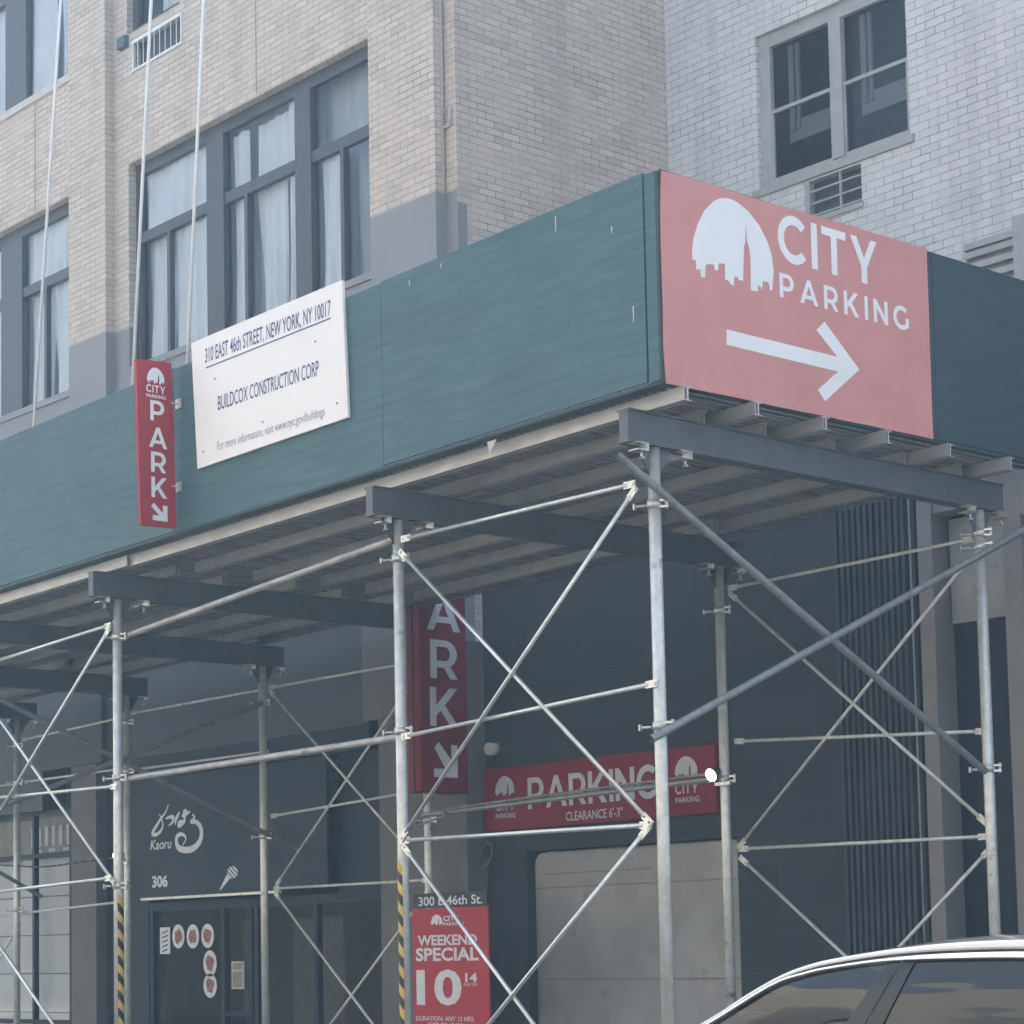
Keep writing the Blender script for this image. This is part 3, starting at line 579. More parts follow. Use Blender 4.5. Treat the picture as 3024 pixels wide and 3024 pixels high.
# cross beams: I sections lying across the walk
ZP = -.297
for x in X:
    m = MB(); z0 = sz(x, ZP); z1 = z0+.192; a, b = -.035, (3.02 if x == X[2] else 3.49)
    m.box(x-.05, x+.05, a, b, z0, z0+.010); m.box(x-.05, x+.05, a, b, z1-.010, z1); m.box(x+.022, x+.034, a, b, z0+.010, z1-.010)
    m.box(x-.034, x+.022, a, a+.01, z0+.010, z1-.010)
    m.build("beam", "beam_paint", shed)
    for y in (YF-.155, YF+.20, YB-.17, YB+.17):
        if y > b: continue
        m = MB(); c = (x+.03, y, z0-.02)
        m.box(x+.0, x+.075, y-.045, y+.045, z0-.048, z0-.042); m.box(x+.0, x+.075, y-.045, y+.045, z0-.006, z0-.0015); m.box(x+.0, x+.075, y+.039, y+.045, z0-.042, z0-.006)
        m.tube((x+.05, y+.01, z0-.09), (x+.05, y+.01, z0-.048), .009, 8); m.tube((x+.03, y+.01, z0-.088), (x+.07, y+.01, z0-.088), .006, 6)
        m.build("beam_clip", "clamp_metal", shed)
# posts with their collars
RP = .0365
def collar(m, x, y, z, lug=True, h=.05):
    m.tube((x, y, z-h/2), (x, y, z+h/2), RP+.009, 18)
    if lug:
        dx = Vector((.80, .60, 0))
        for s_ in (-1, 1): m.obox((x+dx.x*.062, y-.02+dx.y*.062, z+s_*h*.36), dx, Vector((-.6, .8, 0)), Vector((0, 0, 1)), .032, .016, h*.13)
        m.tube((x+.066, y+.03, z-h*.7), (x+.066, y+.03, z+h*.7), .010, 8)
        m.tube((x-.035, y-.03, z-.004), (x-.095, y-.06, z-.004), .008, 8); m.obox((x-.10, y-.062, z-.004), Vector((1, 0, 0)), Vector((0, 1, 0)), Vector((0, 0, 1)), .006, .008, .018)
def post(x, y, collars, tape=None, r=RP):
    zt = sz(x, ZP)
    m = MB(); m.tube((x, y, .15), (x, y, zt-.003), r, 22); m.box(x-.08, x+.08, y-.08, y+.08, .14, .152)
    o = m.build("post", "galvanized" if y < 1 else "galvanized", shed)
    m = MB()                                              # splayed head plate under the beam
    for s_ in (-1, 1): m.poly([(x+.004, y+s_*r, zt-.17), (x+.004, y+s_*(r+.11), zt-.002), (x+.004, y+s_*r, zt-.002)]); m.poly([(x-.004, y+s_*r, zt-.17), (x-.004, y+s_*r, zt-.002), (x-.004, y+s_*(r+.11), zt-.002)])
    m.build("head_plate", "beam_paint", o)
    for z in collars:
        m = MB(); collar(m, x, y, ZO+z); m.build("clamp", "clamp_metal", o)
    if tape:
        ztop, a0, a1 = tape; m = MB(); k = 0; z = ztop; H = .066; sh = .07; seg = 8
        while z > .4:
            m.cur = k % 2
            for i in range(seg):
                t0, t1 = i/seg, (i+1)/seg; A0 = a0+(a1-a0)*t0; A1 = a0+(a1-a0)*t1; rr = r+.002
                p = lambda A, t, zz: (x+rr*math.cos(A), y+rr*math.sin(A), zz-sh*t)
                m.quad(p(A0, t0, z-H), p(A1, t1, z-H), p(A1, t1, z), p(A0, t0, z))
            z -= H; k += 1
        m.build("marker_tape", ["yellow_paint", "black_paint"], o)
    return o
post(X[0], YF, [-.632, -1.904]); post(X[1], YF, [-.598, -1.728], (ZO-2.53, R(222), R(312))); post(X[2], YF, [-.692, -1.78, -2.603], (ZO-2.66, R(316), R(408)))
post(X[3], YF, [-.70, -1.80, -2.60]); post(X[4], YF, [-.70, -1.80])
post(X[0], YB, [-.458, -.55, -2.019]); post(X[1], YB, [-.669, -1.92]); post(-6.47, 3.64, [-1.988]); post(X[3], YB, [-.785, -2.04]); post(X[4], YB, [-.75, -1.25]); post(X[5], YB, [-.8, -1.2, -2.6])
# braces: thin bars with flattened, bolted ends, and plain thick tubes
def brace(A, B, r=.0135, mat="bright_galvanized", flat=True):
    A = Vector(A); B = Vector(B); d = (B-A).normalized(); m = MB()
    if flat:
        L = .075; m.tube(A+d*L, B-d*L, r, 12)
        nrm = Vector((0, -1, 0)) if abs(d.y) < .5 else Vector((1, 0, 0)); side = d.cross(nrm).normalized()
        for p, s_ in ((A, 1), (B, -1)):
            m.obox(p+d*s_*.030, d, side, nrm, .046, .021, .004); m.tube(p+d*s_*L*1.6, p+d*s_*L*.7, r, 12, r*.8); m.tube(p-nrm*.012, p+nrm*.012, .010, 8)
    else:
        m.tube(A, B, r, 18, caps=False)
        m.tube(A, B, r*.82, 18, caps=False)
    return m.build("brace", mat, shed)
for a, b in (((-2.479, .140, 4.113), (-.386, .140, 4.106)), ((-.360, .128, 4.070), (-2.527, .128, 2.182)), ((-2.515, .148, 4.034), (-.326, .148, 2.155)), ((-2.528, .156, 2.835), (-.268, .156, 2.943)), ((-2.538, .140, 2.168), (-.327, .140, 2.143)), ((-2.529, .150, 2.128), (-.32, .150, .06)), ((-.333, .130, 2.124), (-2.53, .130, .36)),
    ((-6.047, .140, 4.002), (-8.40, .140, 3.90)), ((-6.047, .13, 3.970), (-8.38, .13, 2.18)), ((-8.38, .15, 3.91), (-6.027, .15, 2.028)), ((-5.997, .156, 2.756), (-8.36, .156, 2.80)), ((-6.056, .140, 2.060), (-8.36, .140, 2.0)), ((-8.36, .15, 1.99), (-6.05, .15, .3))):
    brace(a, b)
for a, b in (((-5.99, .262, 3.924), (-2.650, .262, 4.168)), ((-6.004, .262, 2.818), (-2.640, .262, 2.853))): brace(a, b, .024, "worn_tube", False)
for a, b in (((-.205, -.172, 4.207), (-.205, 3.12, 2.558)), ((-.160, .0, 2.606), (-.160, 3.72, 4.24))): brace(a, b, .0235, "dull_tube", False)
for a, b in (((-2.553, 3.32, 4.102), (-.380, 3.32, 4.131)), ((-2.541, 3.31, 4.060), (-.354, 3.31, 2.237)), ((-.447, 3.33, 3.985), (-2.544, 3.33, 2.185)), ((-2.547, 3.335, 2.963), (-.349, 3.335, 2.843)), ((-2.525, 3.32, 2.169), (-.350, 3.32, 2.147)), ((-2.511, 3.31, 2.102), (-.36, 3.31, .45)), ((-.346, 3.33, 2.065), (-2.5, 3.33, .30)),
    ((-8.384, 3.32, 3.967), (-6.40, 3.32, 3.968)), ((-8.368, 3.31, 3.939), (-6.38, 3.31, 2.37)), ((-8.309, 3.33, 2.115), (-6.38, 3.33, 3.72)), ((-8.378, 3.335, 2.757), (-6.40, 3.335, 2.838)), ((-8.326, 3.32, 2.078), (-6.10, 3.32, 2.074)), ((-8.310, 3.31, 2.036), (-6.10, 3.31, .20)), ((-6.12, 3.33, 1.97), (-8.31, 3.33, .18)),
    ((-10.77, 3.32, 3.953), (-8.45, 3.32, 3.960)), ((-10.82, 3.335, 3.373), (-8.45, 3.335, 3.369)),
    ((-13.02, 3.32, 3.871), (-10.83, 3.32, 3.931)), ((-13.02, 3.335, 3.408), (-10.83, 3.335, 3.400)), ((-13.02, 3.32, 1.969), (-10.83, 3.32, 2.039)), ((-13.07, 3.31, 1.86), (-14.4, 3.31, .7)), ((-13.07, 3.32, 1.972), (-15, 3.32, 1.92)), ((-13.07, 3.335, 3.395), (-15, 3.335, 3.43))):
    brace(a, b, .0125, "galvanized")
for a, b in (((-6.0, 3.20, 2.622), (-2.64, 3.20, 2.690)), ((-8.35, .15, 3.80), (-8.35, 3.80, 2.372)), ((-8.33, .15, 2.632), (-8.33, 3.2, 3.812)), ((-12.98, 2.0, 2.92), (-12.98, 3.53, 2.148))): brace(a, b, .0225, "dull_tube", False)
P = smooth_line([(-6.20, 2.52), (-5.95, 2.545), (-5.68, 2.60), (-5.45, 2.655), (-2.64, 2.725)], 5); m = MB()
for i in range(len(P)-1): m.tube((P[i][0], 3.16, P[i][1]), (P[i+1][0], 3.16, P[i+1][1]), .010, 8)
tag(m.build("power_cable", "dull_tube", None), "grey power cable sagging along the tube in front of the red clearance sign", "cable")
P = smooth_line([(-15, ZO-2.02), (-13.4, ZO-2.097), (-12.51, ZO-2.153), (-11.74, ZO-2.139), (-10.83, ZO-2.115)], 5); m = MB()
for i in range(len(P)-1): m.tube((P[i][0], 3.25, P[i][1]), (P[i+1][0], 3.25, P[i+1][1]), .009, 8)
tag(m.build("power_cable", "black_paint", None), "thin dark cable hanging across the pale shop window at far left", "cable")

# ---------------------------------------------------------------- work lights clipped to back posts
def work_light(x, z, label):
    t = thing("work_light", (x, YB-.05, z), label, "lamp", "work lights clipped to the back posts")
    d = Vector((-.05, -.92, -.38)).normalized()
    m = MB(); c = Vector((x-.085, YB-.08, z)); m.tube(c+d*.02, c-d*.10, .052, 20, .026); m.build("lamp_housing", "black_paint", t)
    m = MB(); m.smooth = True
    rings = 5; k = 18; u = d.cross(Vector((0, 0, 1))).normalized(); v = d.cross(u); b0 = len(m.v)
    for j in range(rings+1):
        a = j/rings*math.pi/2
        for i in range(k):
            q = 2*math.pi*i/k; m.v.append(c+d*(.02+.022*math.sin(a))+(u*math.cos(q)+v*math.sin(q))*.05*math.cos(a))
    for j in range(rings):
        for i in range(k): m.face((b0+j*k+i, b0+j*k+(i+1) % k, b0+(j+1)*k+(i+1) % k, b0+(j+1)*k+i))
    m.build("bulb", "lamp_glow", t)
    m = MB(); m.box(x-.09, x+.06, YB-.06, YB-.035, z-.085, z-.06); m.tube((x+.01, YB-.05, z-.07), (x-.06, YB-.05, z), .012, 8); m.build("bracket", "clamp_metal", t)
work_light(-2.56, ZO-1.885, "lit work light on the back post right of the red clearance sign")
work_light(-10.76, ZO-2.115, "lit work light peeking out left of the post by the dark restaurant sign")

# ---------------------------------------------------------------- ropes
def rope(x0, y0, z0, x1, y1, z1, label):
    m = MB(); m.tube((x0, y0, z0), (x1, y1, z1), .013, 8); tag(m.build("rope", "rope_white", None), label, "rope", "ropes hanging over the parapet")
rope(-7.151, .1, ZO+1.05, -6.40, .1, ZO+6.9, "white rope furthest left, over the left window")
rope(-5.653, .1, ZO+1.10, -5.17, .1, ZO+6.0, "white rope ending right beside the red blade sign, crossing the vent grille")
rope(-4.903, .1, ZO+1.12, -4.46, .1, ZO+5.9, "white rope ending between the red blade sign and the white board")
m = MB(); m.poly([(-1.52, .03, ZO-.055), (-1.433, .03, ZO-.052), (-1.45, .028, ZO-.09), (-1.488, .02, ZO-.136), (-1.50, .025, ZO-.09)]); m.poly([(-1.52, .034, ZO-.055), (-1.50, .029, ZO-.09), (-1.488, .024, ZO-.136), (-1.45, .032, ZO-.09), (-1.433, .034, ZO-.052)])
tag(m.build("paper_scrap", "paper_pale", None), "torn pale paper scrap stuck under the parapet edge", "paper")

# ================================================================== signs
# pink sign with an arrow on the end of the parapet
ps = thing("parking_sign", (0.01, 1.2, ZO), "faded pink sign with a white skyline logo and arrow on the parapet end", "sign")
def wob(n, amp): return [random.uniform(-amp, amp) for _ in range(n)]
m = MB(); T_ = 16
top = [(.03+2.40*i/T_, 1.212+.022*i/T_+(random.uniform(-.004, .004) if 0 < i < T_ else 0)) for i in range(T_+1)]
rgt = [(2.436-.012*i/6+random.uniform(-.006, .002), 1.2-1.2*i/6) for i in range(1, 6)]
bot = [(2.425-2.40*i/T_, .004-.016*i/T_+(random.uniform(-.002, .002) if 0 < i < T_ else 0)) for i in range(T_+1)]
lft = [(.014+random.uniform(-.004, .004), .0+1.2*i/6) for i in range(1, 6)]
FP = FY(0, 0, ZO)
m.flat([(top+rgt+bot+lft)[::-1]], FP, .008, .006); m.build("panel", "faded_pink", ps)
m = MB(); logo(m, FP, .262, .652, .70, .515, .010)
word(m, "CITY", FP, 1.003, 1.925, .888, 1.172, .15, .010); word(m, "PARKING", FP, 1.006, 2.219, .660, .808, .34, .010)
m.flat([[(.528, .290), (1.515, .290), (1.322, .150), (1.384, .088), (1.717, .335), (1.404, .580), (1.326, .514), (1.512, .382), (.532, .382)]], FP, .010)
m.build("lettering", "print_white", ps)
m = MB()
for y_, z_ in ((.05, 1.0), (.05, .62), (.06, .3), (.06, .03), (.62, .012), (1.1, .016), (1.6, .03), (2.38, .02), (.72, 1.2), (1.5, 1.215), (2.40, 1.2), (2.40, .6)): m.tube((.008, y_, ZO+z_), (.0115, y_, ZO+z_), .008, 8)
m.build("screw", "faded_pink", ps)
# white contractor board
cs = thing("construction_sign", (-3.74, -.01, ZO+.3), "white board with navy contractor lettering screwed to the green parapet", "sign")
FW = FX(0, 0, ZO)
m = MB(); m.flat([[(-4.589, .329), (-2.825, .353), (-2.870, 1.287), (-4.659, 1.266)]], FW, .026, .022); m.build("panel", "sign_white", cs)
m = MB(); text(m, "310 EAST 46th STREET, NEW YORK, NY 10017", FW, -4.478, -2.995, 1.060, 1.185, .028, .006); m.flat([[(-4.471, 1.036), (-2.993, 1.053), (-2.993, 1.063), (-4.471, 1.046)]], FW, .028)
text(m, "BUILDCOX CONSTRUCTION CORP", FW, -4.322, -3.135, .700, .805, .028, .004); m.build("lettering", "print_navy", cs)
m = MB(); text(m, "For more information, visit www.nyc.gov/buildings", FW, -4.335, -3.075, .395, .478, .028, .0); m.build("lettering", "print_fade", cs)
m = MB()
for x_, z_ in ((-4.36, .94), (-3.17, .94), (-4.51, .44), (-2.94, .47), (-3.78, .51)): m.tube((x_, -.026, ZO+z_), (x_, -.0295, ZO+z_), .0075, 8)
m.build("screw", "rust_dot", cs)
# red blade sign standing off the parapet
XB = -4.879; FB = FY(XB, 0, ZO)
bs = thing("blade_sign", (XB, -.18, ZO), "narrow red PARK blade sign sticking out from the green parapet", "sign")
m = MB(); m.flat([[(-.320, -.062), (-.014, -.055), (-.050, 1.163), (-.353, 1.147)]], FB, .0, .03); m.build("panel", "sign_red", bs)
m = MB(); logo(m, FB, -.265, .985, .15, .12, .004); word(m, "CITY", FB, -.272, -.108, .918, .975, .12, .004); text(m, "PARKING", FB, -.270, -.106, .880, .905, .004, .02)
for ch, z_, x0, x1 in (("P", .712, -.238, -.118), ("A", .515, -.250, -.095), ("R", .335, -.234, -.104), ("K", .150, -.232, -.096)): word(m, ch, FB, x0, x1, z_, z_+.150, w=.004)
m.flat([[(-.236, .082), (-.212, .110), (-.135, .040), (-.135, .098), (-.095, .098), (-.095, -.018), (-.222, -.018), (-.222, .020), (-.165, .020)]], FB, .004)
m.build("lettering", "print_white", bs)
for z_ in (.86, .245):
    m = MB(); m.box(XB-.02, XB+.008, -.055, -.002, ZO+z_, ZO+z_+.012); m.box(XB-.02, XB+.055, -.006, -.0015, ZO+z_-.03, ZO+z_+.04); m.build("bracket", "clamp_metal", bs)
# big red box sign on the building corner
FA = FY(-6.21, 0, ZO)
ab = thing("box_sign", (-6.29, 3.6, ZO-1.8), "tall deep red illuminated style box sign on the brick corner, top hidden by the shed", "sign")
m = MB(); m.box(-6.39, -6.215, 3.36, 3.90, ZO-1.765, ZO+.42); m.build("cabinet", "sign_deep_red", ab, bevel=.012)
m = MB(); m.box(-6.312, -6.296, 3.352, 3.359, ZO-1.76, ZO+.41); m.build("seam", "shop_dark", ab)
m = MB()
for ch, z_, x0, x1 in (("P", .10, 3.475, 3.80), ("A", -.345, 3.446, 3.831), ("R", -.768, 3.479, 3.793), ("K", -1.187, 3.467, 3.795)): word(m, ch, FA, x0, x1, z_, z_+.34, w=.001)
m.flat([[(3.508, -1.375), (3.56, -1.325), (3.70, -1.475), (3.70, -1.345), (3.773, -1.345), (3.773, -1.632), (3.50, -1.632), (3.50, -1.56), (3.63, -1.555)]], FA, .001)
m.build("lettering", "print_pale", ab)
# clearance sign over the garage door
FG = FX(0, YG-.05, ZO)
cl = thing("clearance_sign", (-4.8, YG-.03, ZO-1.8), "wide deep red PARKING clearance sign above the pale garage door", "sign")
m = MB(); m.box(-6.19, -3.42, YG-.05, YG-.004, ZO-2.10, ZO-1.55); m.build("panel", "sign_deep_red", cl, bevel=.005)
for x_ in (-6.03, -3.86):
    m = MB(); logo(m, FG, x_, -1.80, .25, .175); word(m, "CITY", FG, x_, x_+.25, -1.925, -1.835, .12); text(m, "PARKING", FG, x_, x_+.26, -1.995, -1.950, .003, .015); m.build("emblem", "print_shaded", cl)
m = MB(); word(m, "PARKING", FG, -5.61, -4.05, -1.935, -1.665, .10); m.build("lettering", "print_shaded", cl)
m = MB(); text(m, "CLEARANCE 6'-3\"", FG, -5.14, -4.46, -2.065, -1.985, .003, .015)
m.build("lettering", "print_shaded", cl)
# weekend special banner hung on a back post, address plate above it
FN = FX(0, 3.10, ZO)
bn = thing("price_banner", (-5.45, 3.1, 1.0), "red weekend special price banner behind the striped post", "banner")
m = MB(); m.box(-6.05, -5.085, 3.10, 3.115, ZO-3.9, ZO-2.782); m.build("panel", "sign_red", bn)
m = MB(); logo(m, FN, -5.802, -2.925, .15, .09); text(m, "CITY", FN, -5.641, -5.443, -2.893, -2.848, .003, .03); text(m, "PARKING", FN, -5.647, -5.38, -2.930, -2.902, .003, .02); m.build("emblem", "print_pale", bn)
m = MB(); text(m, "WEEKEND", FN, -5.98, -5.219, -3.092, -3.005, .003, .03); text(m, "SPECIAL", FN, -6.008, -5.204, -3.222, -3.110, .003, .03); m.build("lettering", "print_pale", bn)
m = MB(); text(m, "10", FN, -6.005, -5.423, -3.590, -3.290, .003, .03); text(m, "14", FN, -5.377, -5.228, -3.398, -3.321, .003, .03); text(m, "PLUS TAX", FN, -5.394, -5.224, -3.428, -3.406, .003, .01); m.build("price", "print_pale", bn)
m = MB(); text(m, "DURATION: ANY 12 HRS.", FN, -6.018, -5.271, -3.716, -3.677, .003, .015); text(m, "EXIT BY 12AM", FN, -5.861, -5.423, -3.768, -3.730, .003, .015); m.build("lettering", "print_pale", bn)
ap = thing("address_plate", (-5.6, 3.1, ZO-2.75), "dark plate reading 300 E 46th St. on top of the red banner", "sign")
m = MB(); m.box(-6.04, -5.10, 3.104, 3.118, ZO-2.778, ZO-2.655); m.build("panel", "sign_dark", ap)
m = MB(); text(m, "300 E 46th St.", FX(0, 3.104, ZO), -5.967, -5.150, -2.760, -2.682, .003, .015); m.build("lettering", "print_pale", ap)
# restaurant sign: brushed script, a street number and a microphone
FK = FX(0, Y0-.055, ZO)
ks = thing("restaurant_sign", (-9.8, Y0, ZO-2.5), "dark navy restaurant sign with brushed white script and a microphone", "sign")
m = MB(); m.box(-11.45, -8.205, Y0-.055, Y0-.004, ZO-2.515, ZO-1.27); m.build("panel", "shop_dark", ks)
m = MB(); W = lambda lo, hi: (lambda t: lo+(hi-lo)*math.sin(math.pi*min(1, t*1.05)))
ST = [[(-10.917, -1.562), (-10.975, -1.641), (-11.059, -1.7), (-11.143, -1.769), (-11.211, -1.825), (-11.22, -1.855), (-11.161, -1.865), (-11.077, -1.837), (-11.027, -1.776), (-11.048, -1.71), (-11.095, -1.652)],
      [(-10.976, -1.71), (-10.893, -1.696), (-10.828, -1.706), (-10.841, -1.749), (-10.919, -1.786)], [(-10.704, -1.653), (-10.77, -1.717), (-10.796, -1.784)], [(-10.648, -1.665), (-10.575, -1.64)], [(-10.673, -1.7), (-10.51, -1.66)],
      [(-10.575, -1.656), (-10.616, -1.717), (-10.605, -1.767)], [(-10.605, -1.754), (-10.706, -1.757), (-10.723, -1.797), (-10.649, -1.779), (-10.605, -1.763)],
      [(-10.471, -1.69), (-10.431, -1.728), (-10.496, -1.769), (-10.408, -1.774), (-10.329, -1.824), (-10.306, -1.905), (-10.347, -1.984), (-10.459, -2.041), (-10.588, -2.053), (-10.717, -2.028), (-10.765, -1.972), (-10.757, -1.909), (-10.691, -1.885), (-10.618, -1.902), (-10.595, -1.944), (-10.652, -2.0)]]
for i, s_ in enumerate(ST): ribbon(m, s_, FK, W(.016, .068) if i == 7 else W(.012, .044), .002+.0005*i)
m.build("script", "print_pale", ks); m = MB(); text(m, "Kaoru", FK, -11.27, -10.86, -2.022, -1.918, .003, .01, .25); m.build("lettering", "print_pale", ks); m = MB(); text(m, "306", FK, -11.235, -10.942, -2.42, -2.292, .003, .04); m.build("street_number", "print_pale", ks); m = MB()
m.flat([[(-10.0, -2.484), (-9.975, -2.484), (-9.795, -2.365), (-9.868, -2.335)]], FK, .003)
cx_, cz_ = -9.765, -2.315
for k in range(4):
    t0, t1 = -.075+.04*k, -.075+.04*k+.026
    def pt(a, t): u_ = Vector((.74, .67)); v_ = Vector((-.67, .74)); q = u_*t+v_*a; return (cx_+q.x*1.25, cz_+q.y*.8)
    h0 = math.sqrt(max(0, .078**2-t0**2)); h1 = math.sqrt(max(0, .078**2-t1**2)); m.flat([[pt(-h0, t0), pt(-h1, t1), pt(h1, t1), pt(h0, t0)][::-1]], FK, .003)
m.build("microphone_emblem", "print_pale", ks)
# dish pictures and menus on the restaurant glass
def dish(x, z, w_, h_, label):
    t = thing("dish_picture", (x, Y0+.12, ZO+z), label, "picture", "dish pictures on the restaurant glass")
    fr = FX(x, Y0+.124, ZO+z); m = MB(); m.flat([arc(0, 0, w_, h_, 0, 350, 24)], fr, .003, .002); m.build("plate", "print_pale", t)
    m = MB(); m.flat([[(w_*.62*math.cos(a)*(1+.15*math.sin(3*a+x*9)), h_*.6*math.sin(a)*(1+.15*math.cos(4*a+x*5))) for a in [i*.2618 for i in range(24)]]], fr, .0045); m.build("food", "dish_food", t)
dish(-11.02, -2.93, .115, .125, "oval photo of a red dish, leftmost of the top three")
dish(-10.75, -2.935, .115, .125, "oval photo of a dark dish, middle of the top three")
dish(-10.48, -2.935, .115, .125, "oval photo of a brown dish, right end of the top three")
dish(-10.44, -3.215, .12, .135, "oval photo of a noodle dish just below the row of three")
dish(-10.44, -3.44, .12, .125, "oval photo of a dish, lowest on the restaurant glass")
mp = thing("menu_sheet", (-11.28, Y0+.12, ZO-2.97), "white paper menu strip left of the dish photos", "menu")
m = MB(); m.box(-11.365, -11.175, Y0+.120, Y0+.124, ZO-3.11, ZO-2.83); m.build("paper", "print_pale", mp)
m = MB()
for k in range(5): m.obox((-11.27, Y0+.1195, ZO-2.88-.048*k), Vector((.97, 0, .24)).normalized(), Vector((0, 1, 0)), Vector((-.24, 0, .97)).normalized(), .055, .0008, .008)
m.build("print_lines", "shop_fascia", mp)
mp = thing("menu_sheet", (-9.93, Y0+.12, ZO-3.33), "brown framed menu on the restaurant door", "menu")
m = MB(); m.box(-10.04, -9.83, Y0+.110, Y0+.122, ZO-3.475, ZO-3.20); m.build("frame", "pale_sill", mp)
m = MB(); m.box(-10.02, -9.85, Y0+.1085, Y0+.1095, ZO-3.46, ZO-3.30); m.box(-10.02, -9.85, Y0+.1085, Y0+.1095, ZO-3.28, ZO-3.215); m.build("paper", "brown_panel", mp)

# ================================================================== parked sedan at the kerb
car = thing("parked_car", (3.4, -1.1, 0), "silver sedan with tinted side windows parked at the kerb", "car")
YC = -1.02
def side(z):                                              # half width of the greenhouse at height z
    return 0.93-0.20*max(0, min(1, (z-.92)/.54))**1.25
OUT = smooth_line([(1.30, .93), (1.60, .985), (1.918, 1.122), (2.037, 1.178), (2.154, 1.249), (2.343, 1.340), (2.526, 1.392), (2.804, 1.430), (3.038, 1.452), (3.25, 1.462), (3.54, 1.463), (4.0, 1.444), (4.5, 1.36), (4.95, 1.22), (5.35, 1.05), (5.55, .97)], 4)
m = MB(); m.smooth = True; nt_ = 14; b0 = len(m.v)        # roof shell, crowned across
for x, z in OUT:
    for j in range(nt_+1):
        t = -1+2*j/nt_; e = math.copysign(abs(t)**.9, t)
        m.v.append(Vector((x-.10*(1-t*t)*(1 if x < 2.4 else 0), YC+side(z)*e, z+.022*(1-t*t)-.012*abs(t)**8)))
for i in range(len(OUT)-1):
    m.cur = 1 if OUT[i][0] < 2.42 or OUT[i][0] > 4.3 else 0
    for j in range(nt_):
        a = b0+i*(nt_+1)+j; mc = m.cur; m.cur = 0 if j in (0, nt_-1) else mc; m.face((a, a+1, a+nt_+2, a+nt_+1)); m.cur = mc
m.build("roof", ["car_paint", "tinted_glass"], car)
INN = smooth_line([(1.62, .955), (1.977, 1.112), (2.286, 1.276), (2.45, 1.325), (2.612, 1.352), (2.87, 1.377), (3.2, 1.384), (3.537, 1.382), (4.0, 1.358), (4.45, 1.27), (4.9, 1.10), (5.12, .99)], 4)
def lerp_out(x):
    for i in range(len(OUT)-1):
        if OUT[i][0] <= x <= OUT[i+1][0]: t = (x-OUT[i][0])/(OUT[i+1][0]-OUT[i][0]); return OUT[i][1]+(OUT[i+1][1]-OUT[i][1])*t
    return .95
for sg in (-1, 1):
    m = MB(); m.smooth = True; b0 = len(m.v)               # painted side rail between roof edge and glass
    for x, z in INN:
        zo = lerp_out(x); zm = z+(zo-z)*.42
        for zz, dy in ((zo-.012, 0), (zo-(zo-zm)*.4, .012), (zm, .008), (zm-.006, -.006), (zm-.010, .006), (z, .012)): m.v.append(Vector((x, YC+sg*(side(zz)+dy), zz)))
    for i in range(len(INN)-1):
        for j in range(5):
            a = b0+i*6+j; m.cur = 1 if j == 2 or j == 3 else 0; m.face((a, a+1, a+7, a+6) if sg < 0 else (a, a+6, a+7, a+1))
    m.build("side_rail", ["car_paint", "pillar_black"], car)
    m = MB()                                              # bright window trim
    for i in range(len(INN)-1):
        p, q = INN[i], INN[i+1]; m.tube((p[0], YC+sg*(side(p[1])+.012), p[1]+.004), (q[0], YC+sg*(side(q[1])+.012), q[1]+.004), .0085, 8, caps=False)
    m.build("window_trim", "chrome", car)
    def pane(x0a, x0b, x1a, x1b, nm, mt, dy=.0):          # glass between two leaning edges (a at belt, b at top)
        m = MB(); m.smooth = True; k = 12; b0 = len(m.v); NZ = 6
        for i in range(k+1):
            s_ = i/k; xb = x0a+(x1a-x0a)*s_; xt = x0b+(x1b-x0b)*s_
            top_ = None
            for q in range(len(INN)-1):
                if INN[q][0] <= xt <= INN[q+1][0]: t = (xt-INN[q][0])/(INN[q+1][0]-INN[q][0]); top_ = INN[q][1]+(INN[q+1][1]-INN[q][1])*t
            if top_ is None: top_ = .96
            for j in range(NZ+1):
                t = j/NZ; z = .93+(top_-.93)*t; m.v.append(Vector((xb+(xt-xb)*t, YC+sg*(side(z)+dy), z)))
        for i in range(k):
            for j in range(NZ):
                a = b0+i*(NZ+1)+j; m.face((a, a+1, a+NZ+2, a+NZ+1) if sg > 0 else (a, a+NZ+1, a+NZ+2, a+1))
        return m.build(nm, mt, car)
    pane(1.63, 1.64, 2.64, 2.872, "side_window", "car_glass"); pane(2.80, 2.99, 4.05, 4.0, "side_window", "tinted_glass"); pane(4.15, 4.08, 5.10, 4.9, "side_window", "tinted_glass")
    pane(2.60, 2.866, 2.715, 2.930, "door_pillar", "pillar_black", .006); pane(2.725, 2.936, 2.83, 2.996, "door_pillar", "pillar_black", .006); pane(4.0, 3.96, 4.2, 4.12, "door_pillar", "pillar_black", .006)
for y in (YC-.40, YC+.40):                                # front seats with headrests
    m = MB(); ux = Vector((.97, 0, .24)).normalized(); uz = Vector((-.24, 0, .97)).normalized()
    m.obox((2.92, y, .98), Vector((.94, 0, -.34)), Vector((0, 1, 0)), Vector((.34, 0, .94)), .055, .22, .18); st = m.build("seat", "rubber", car, bevel=.05)
    m = MB(); m.obox((3.02, y, 1.235), Vector((.94, 0, -.34)), Vector((0, 1, 0)), Vector((.34, 0, .94)), .045, .13, .075); m.build("headrest", "rubber", st, bevel=.035)
m = MB(); m.obox((1.95, YC-.38, .98), Vector((1, 0, 0)), Vector((0, 1, 0)), Vector((0, 0, 1)), .25, .9 if False else .3, .05); m.build("dashboard", "rubber", car, bevel=.03)
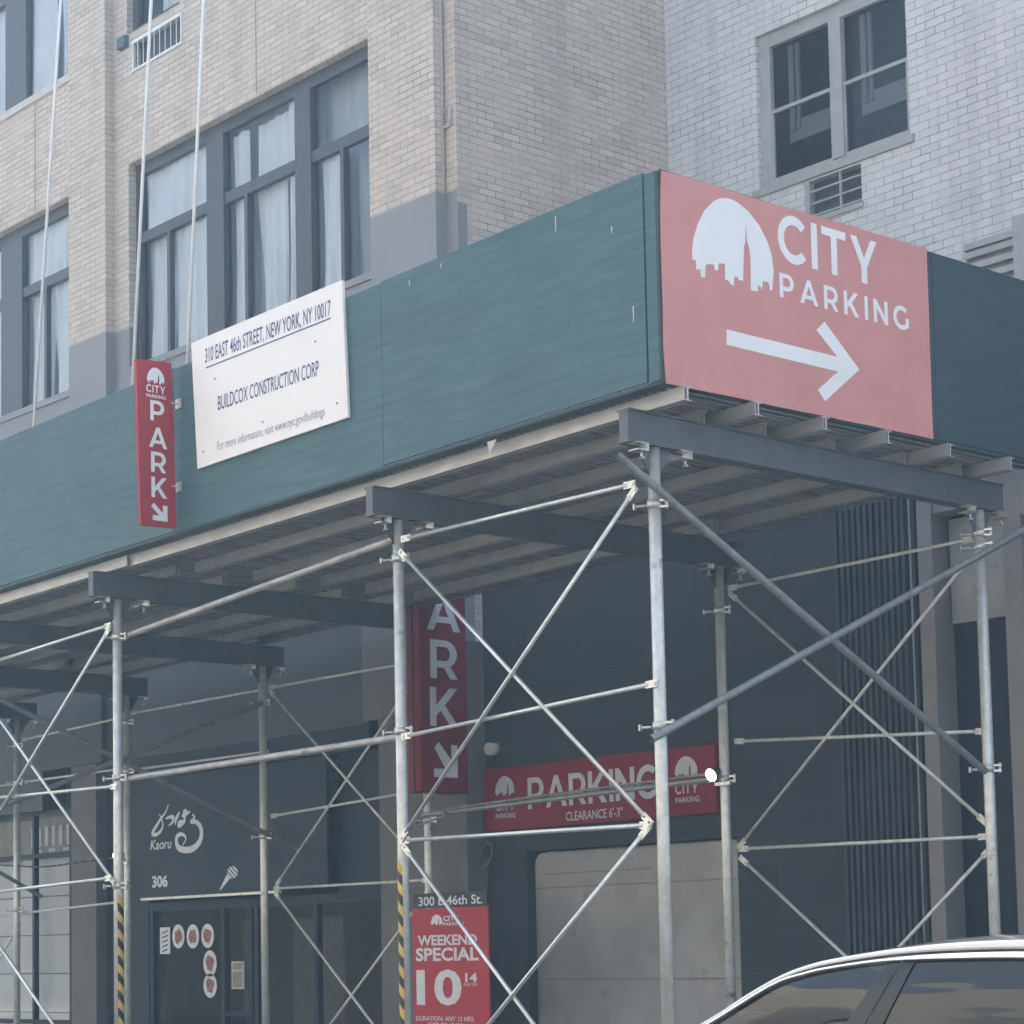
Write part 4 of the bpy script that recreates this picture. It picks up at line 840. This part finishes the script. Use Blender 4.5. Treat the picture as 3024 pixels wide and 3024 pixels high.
# lower body, lofted along the length
ST_ = [(.42, .62, .42, .55), (.50, .78, .28, .72), (.75, .86, .22, .78), (1.2, .91, .20, .88), (1.7, .93, .19, .93), (3.0, .935, .19, .935), (4.4, .93, .19, .955), (5.0, .91, .2, .98), (5.4, .86, .24, .97), (5.62, .76, .34, .90), (5.68, .62, .45, .8)]
m = MB(); m.smooth = True; b0 = len(m.v); secs = 20
for x, hw, z0, z1 in ST_:
    for i in range(secs):
        a = 2*math.pi*i/secs; cx2 = math.copysign(abs(math.cos(a))**.45, math.cos(a)); cz2 = math.copysign(abs(math.sin(a))**.55, math.sin(a))
        m.v.append(Vector((x, YC+hw*cx2, (z0+z1)/2+(z1-z0)/2*cz2)))
for i in range(len(ST_)-1):
    for j in range(secs): a = b0+i*secs; m.face((a+j, a+(j+1) % secs, a+secs+(j+1) % secs, a+secs+j))
m.face([b0+i for i in range(secs)]); m.face([b0+(len(ST_)-1)*secs+i for i in range(secs)][::-1])
m.build("body", "car_paint", car)
for x in (1.32, 4.62):
    for y in (YC-.80, YC+.80):
        m = MB(); m.tube((x, y-.115, .33), (x, y+.115, .33), .33, 28); wh = m.build("wheel", "rubber", car)
        m = MB(); s_ = 1 if y > YC else -1; m.tube((x, y+s_*.10, .33), (x, y+s_*.13, .33), .215, 24); m.build("rim", "chrome", wh)
for y in (YC-.62, YC+.62):
    m = MB(); m.tube((.56, y, .66), (.46, y*.995, .64), .09, 14, .07); m.build("headlight", "chrome", car)

# ================================================================== house across the street (seen in the window reflections)
ob = thing("brick_building", (-5, -15.2, 0.14), "red brick building across the street, seen mirrored in the windows", "building")
ops = [(x, x+1.5, z, z+1.7) for x in [-40+3.4*i for i in range(19)] for z in (4.6, 7.7, 10.8)]
m = MB(); m.box(-45, 28, -20, -15.2, .14, 14); m.build("wall", "far_brick", ob)
for a, b, c, d in ops[6:42]:
    m = MB(); m.box(a, b, -15.2+.003, -15.14, c, d); wn = m.build("window", "dark_frame", ob)
    m = MB(); m.box(a-.08, b+.08, -15.197, -15.08, c-.14, c-.004); m.build("sill", "pale_sill", wn)

# ================================================================== haze
m, t, p = new_mat("veil_haze_air"); t.nodes.remove(p)
pv = t.nodes.new("ShaderNodeVolumePrincipled"); pv.inputs["Color"].default_value = (0.48, 0.75, 1.0, 1); pv.inputs["Density"].default_value = 0.0031; pv.inputs["Anisotropy"].default_value = 0.2
t.links.new(pv.outputs[0], t.nodes["Material Output"].inputs["Volume"])
HZ = bx("veil_haze", "veil_haze_air", None, -75, 65, -45, 35, -1.2, 25); tag(HZ, kind="stuff")  # added volume of air, imitates the veiling glare of a windscreen
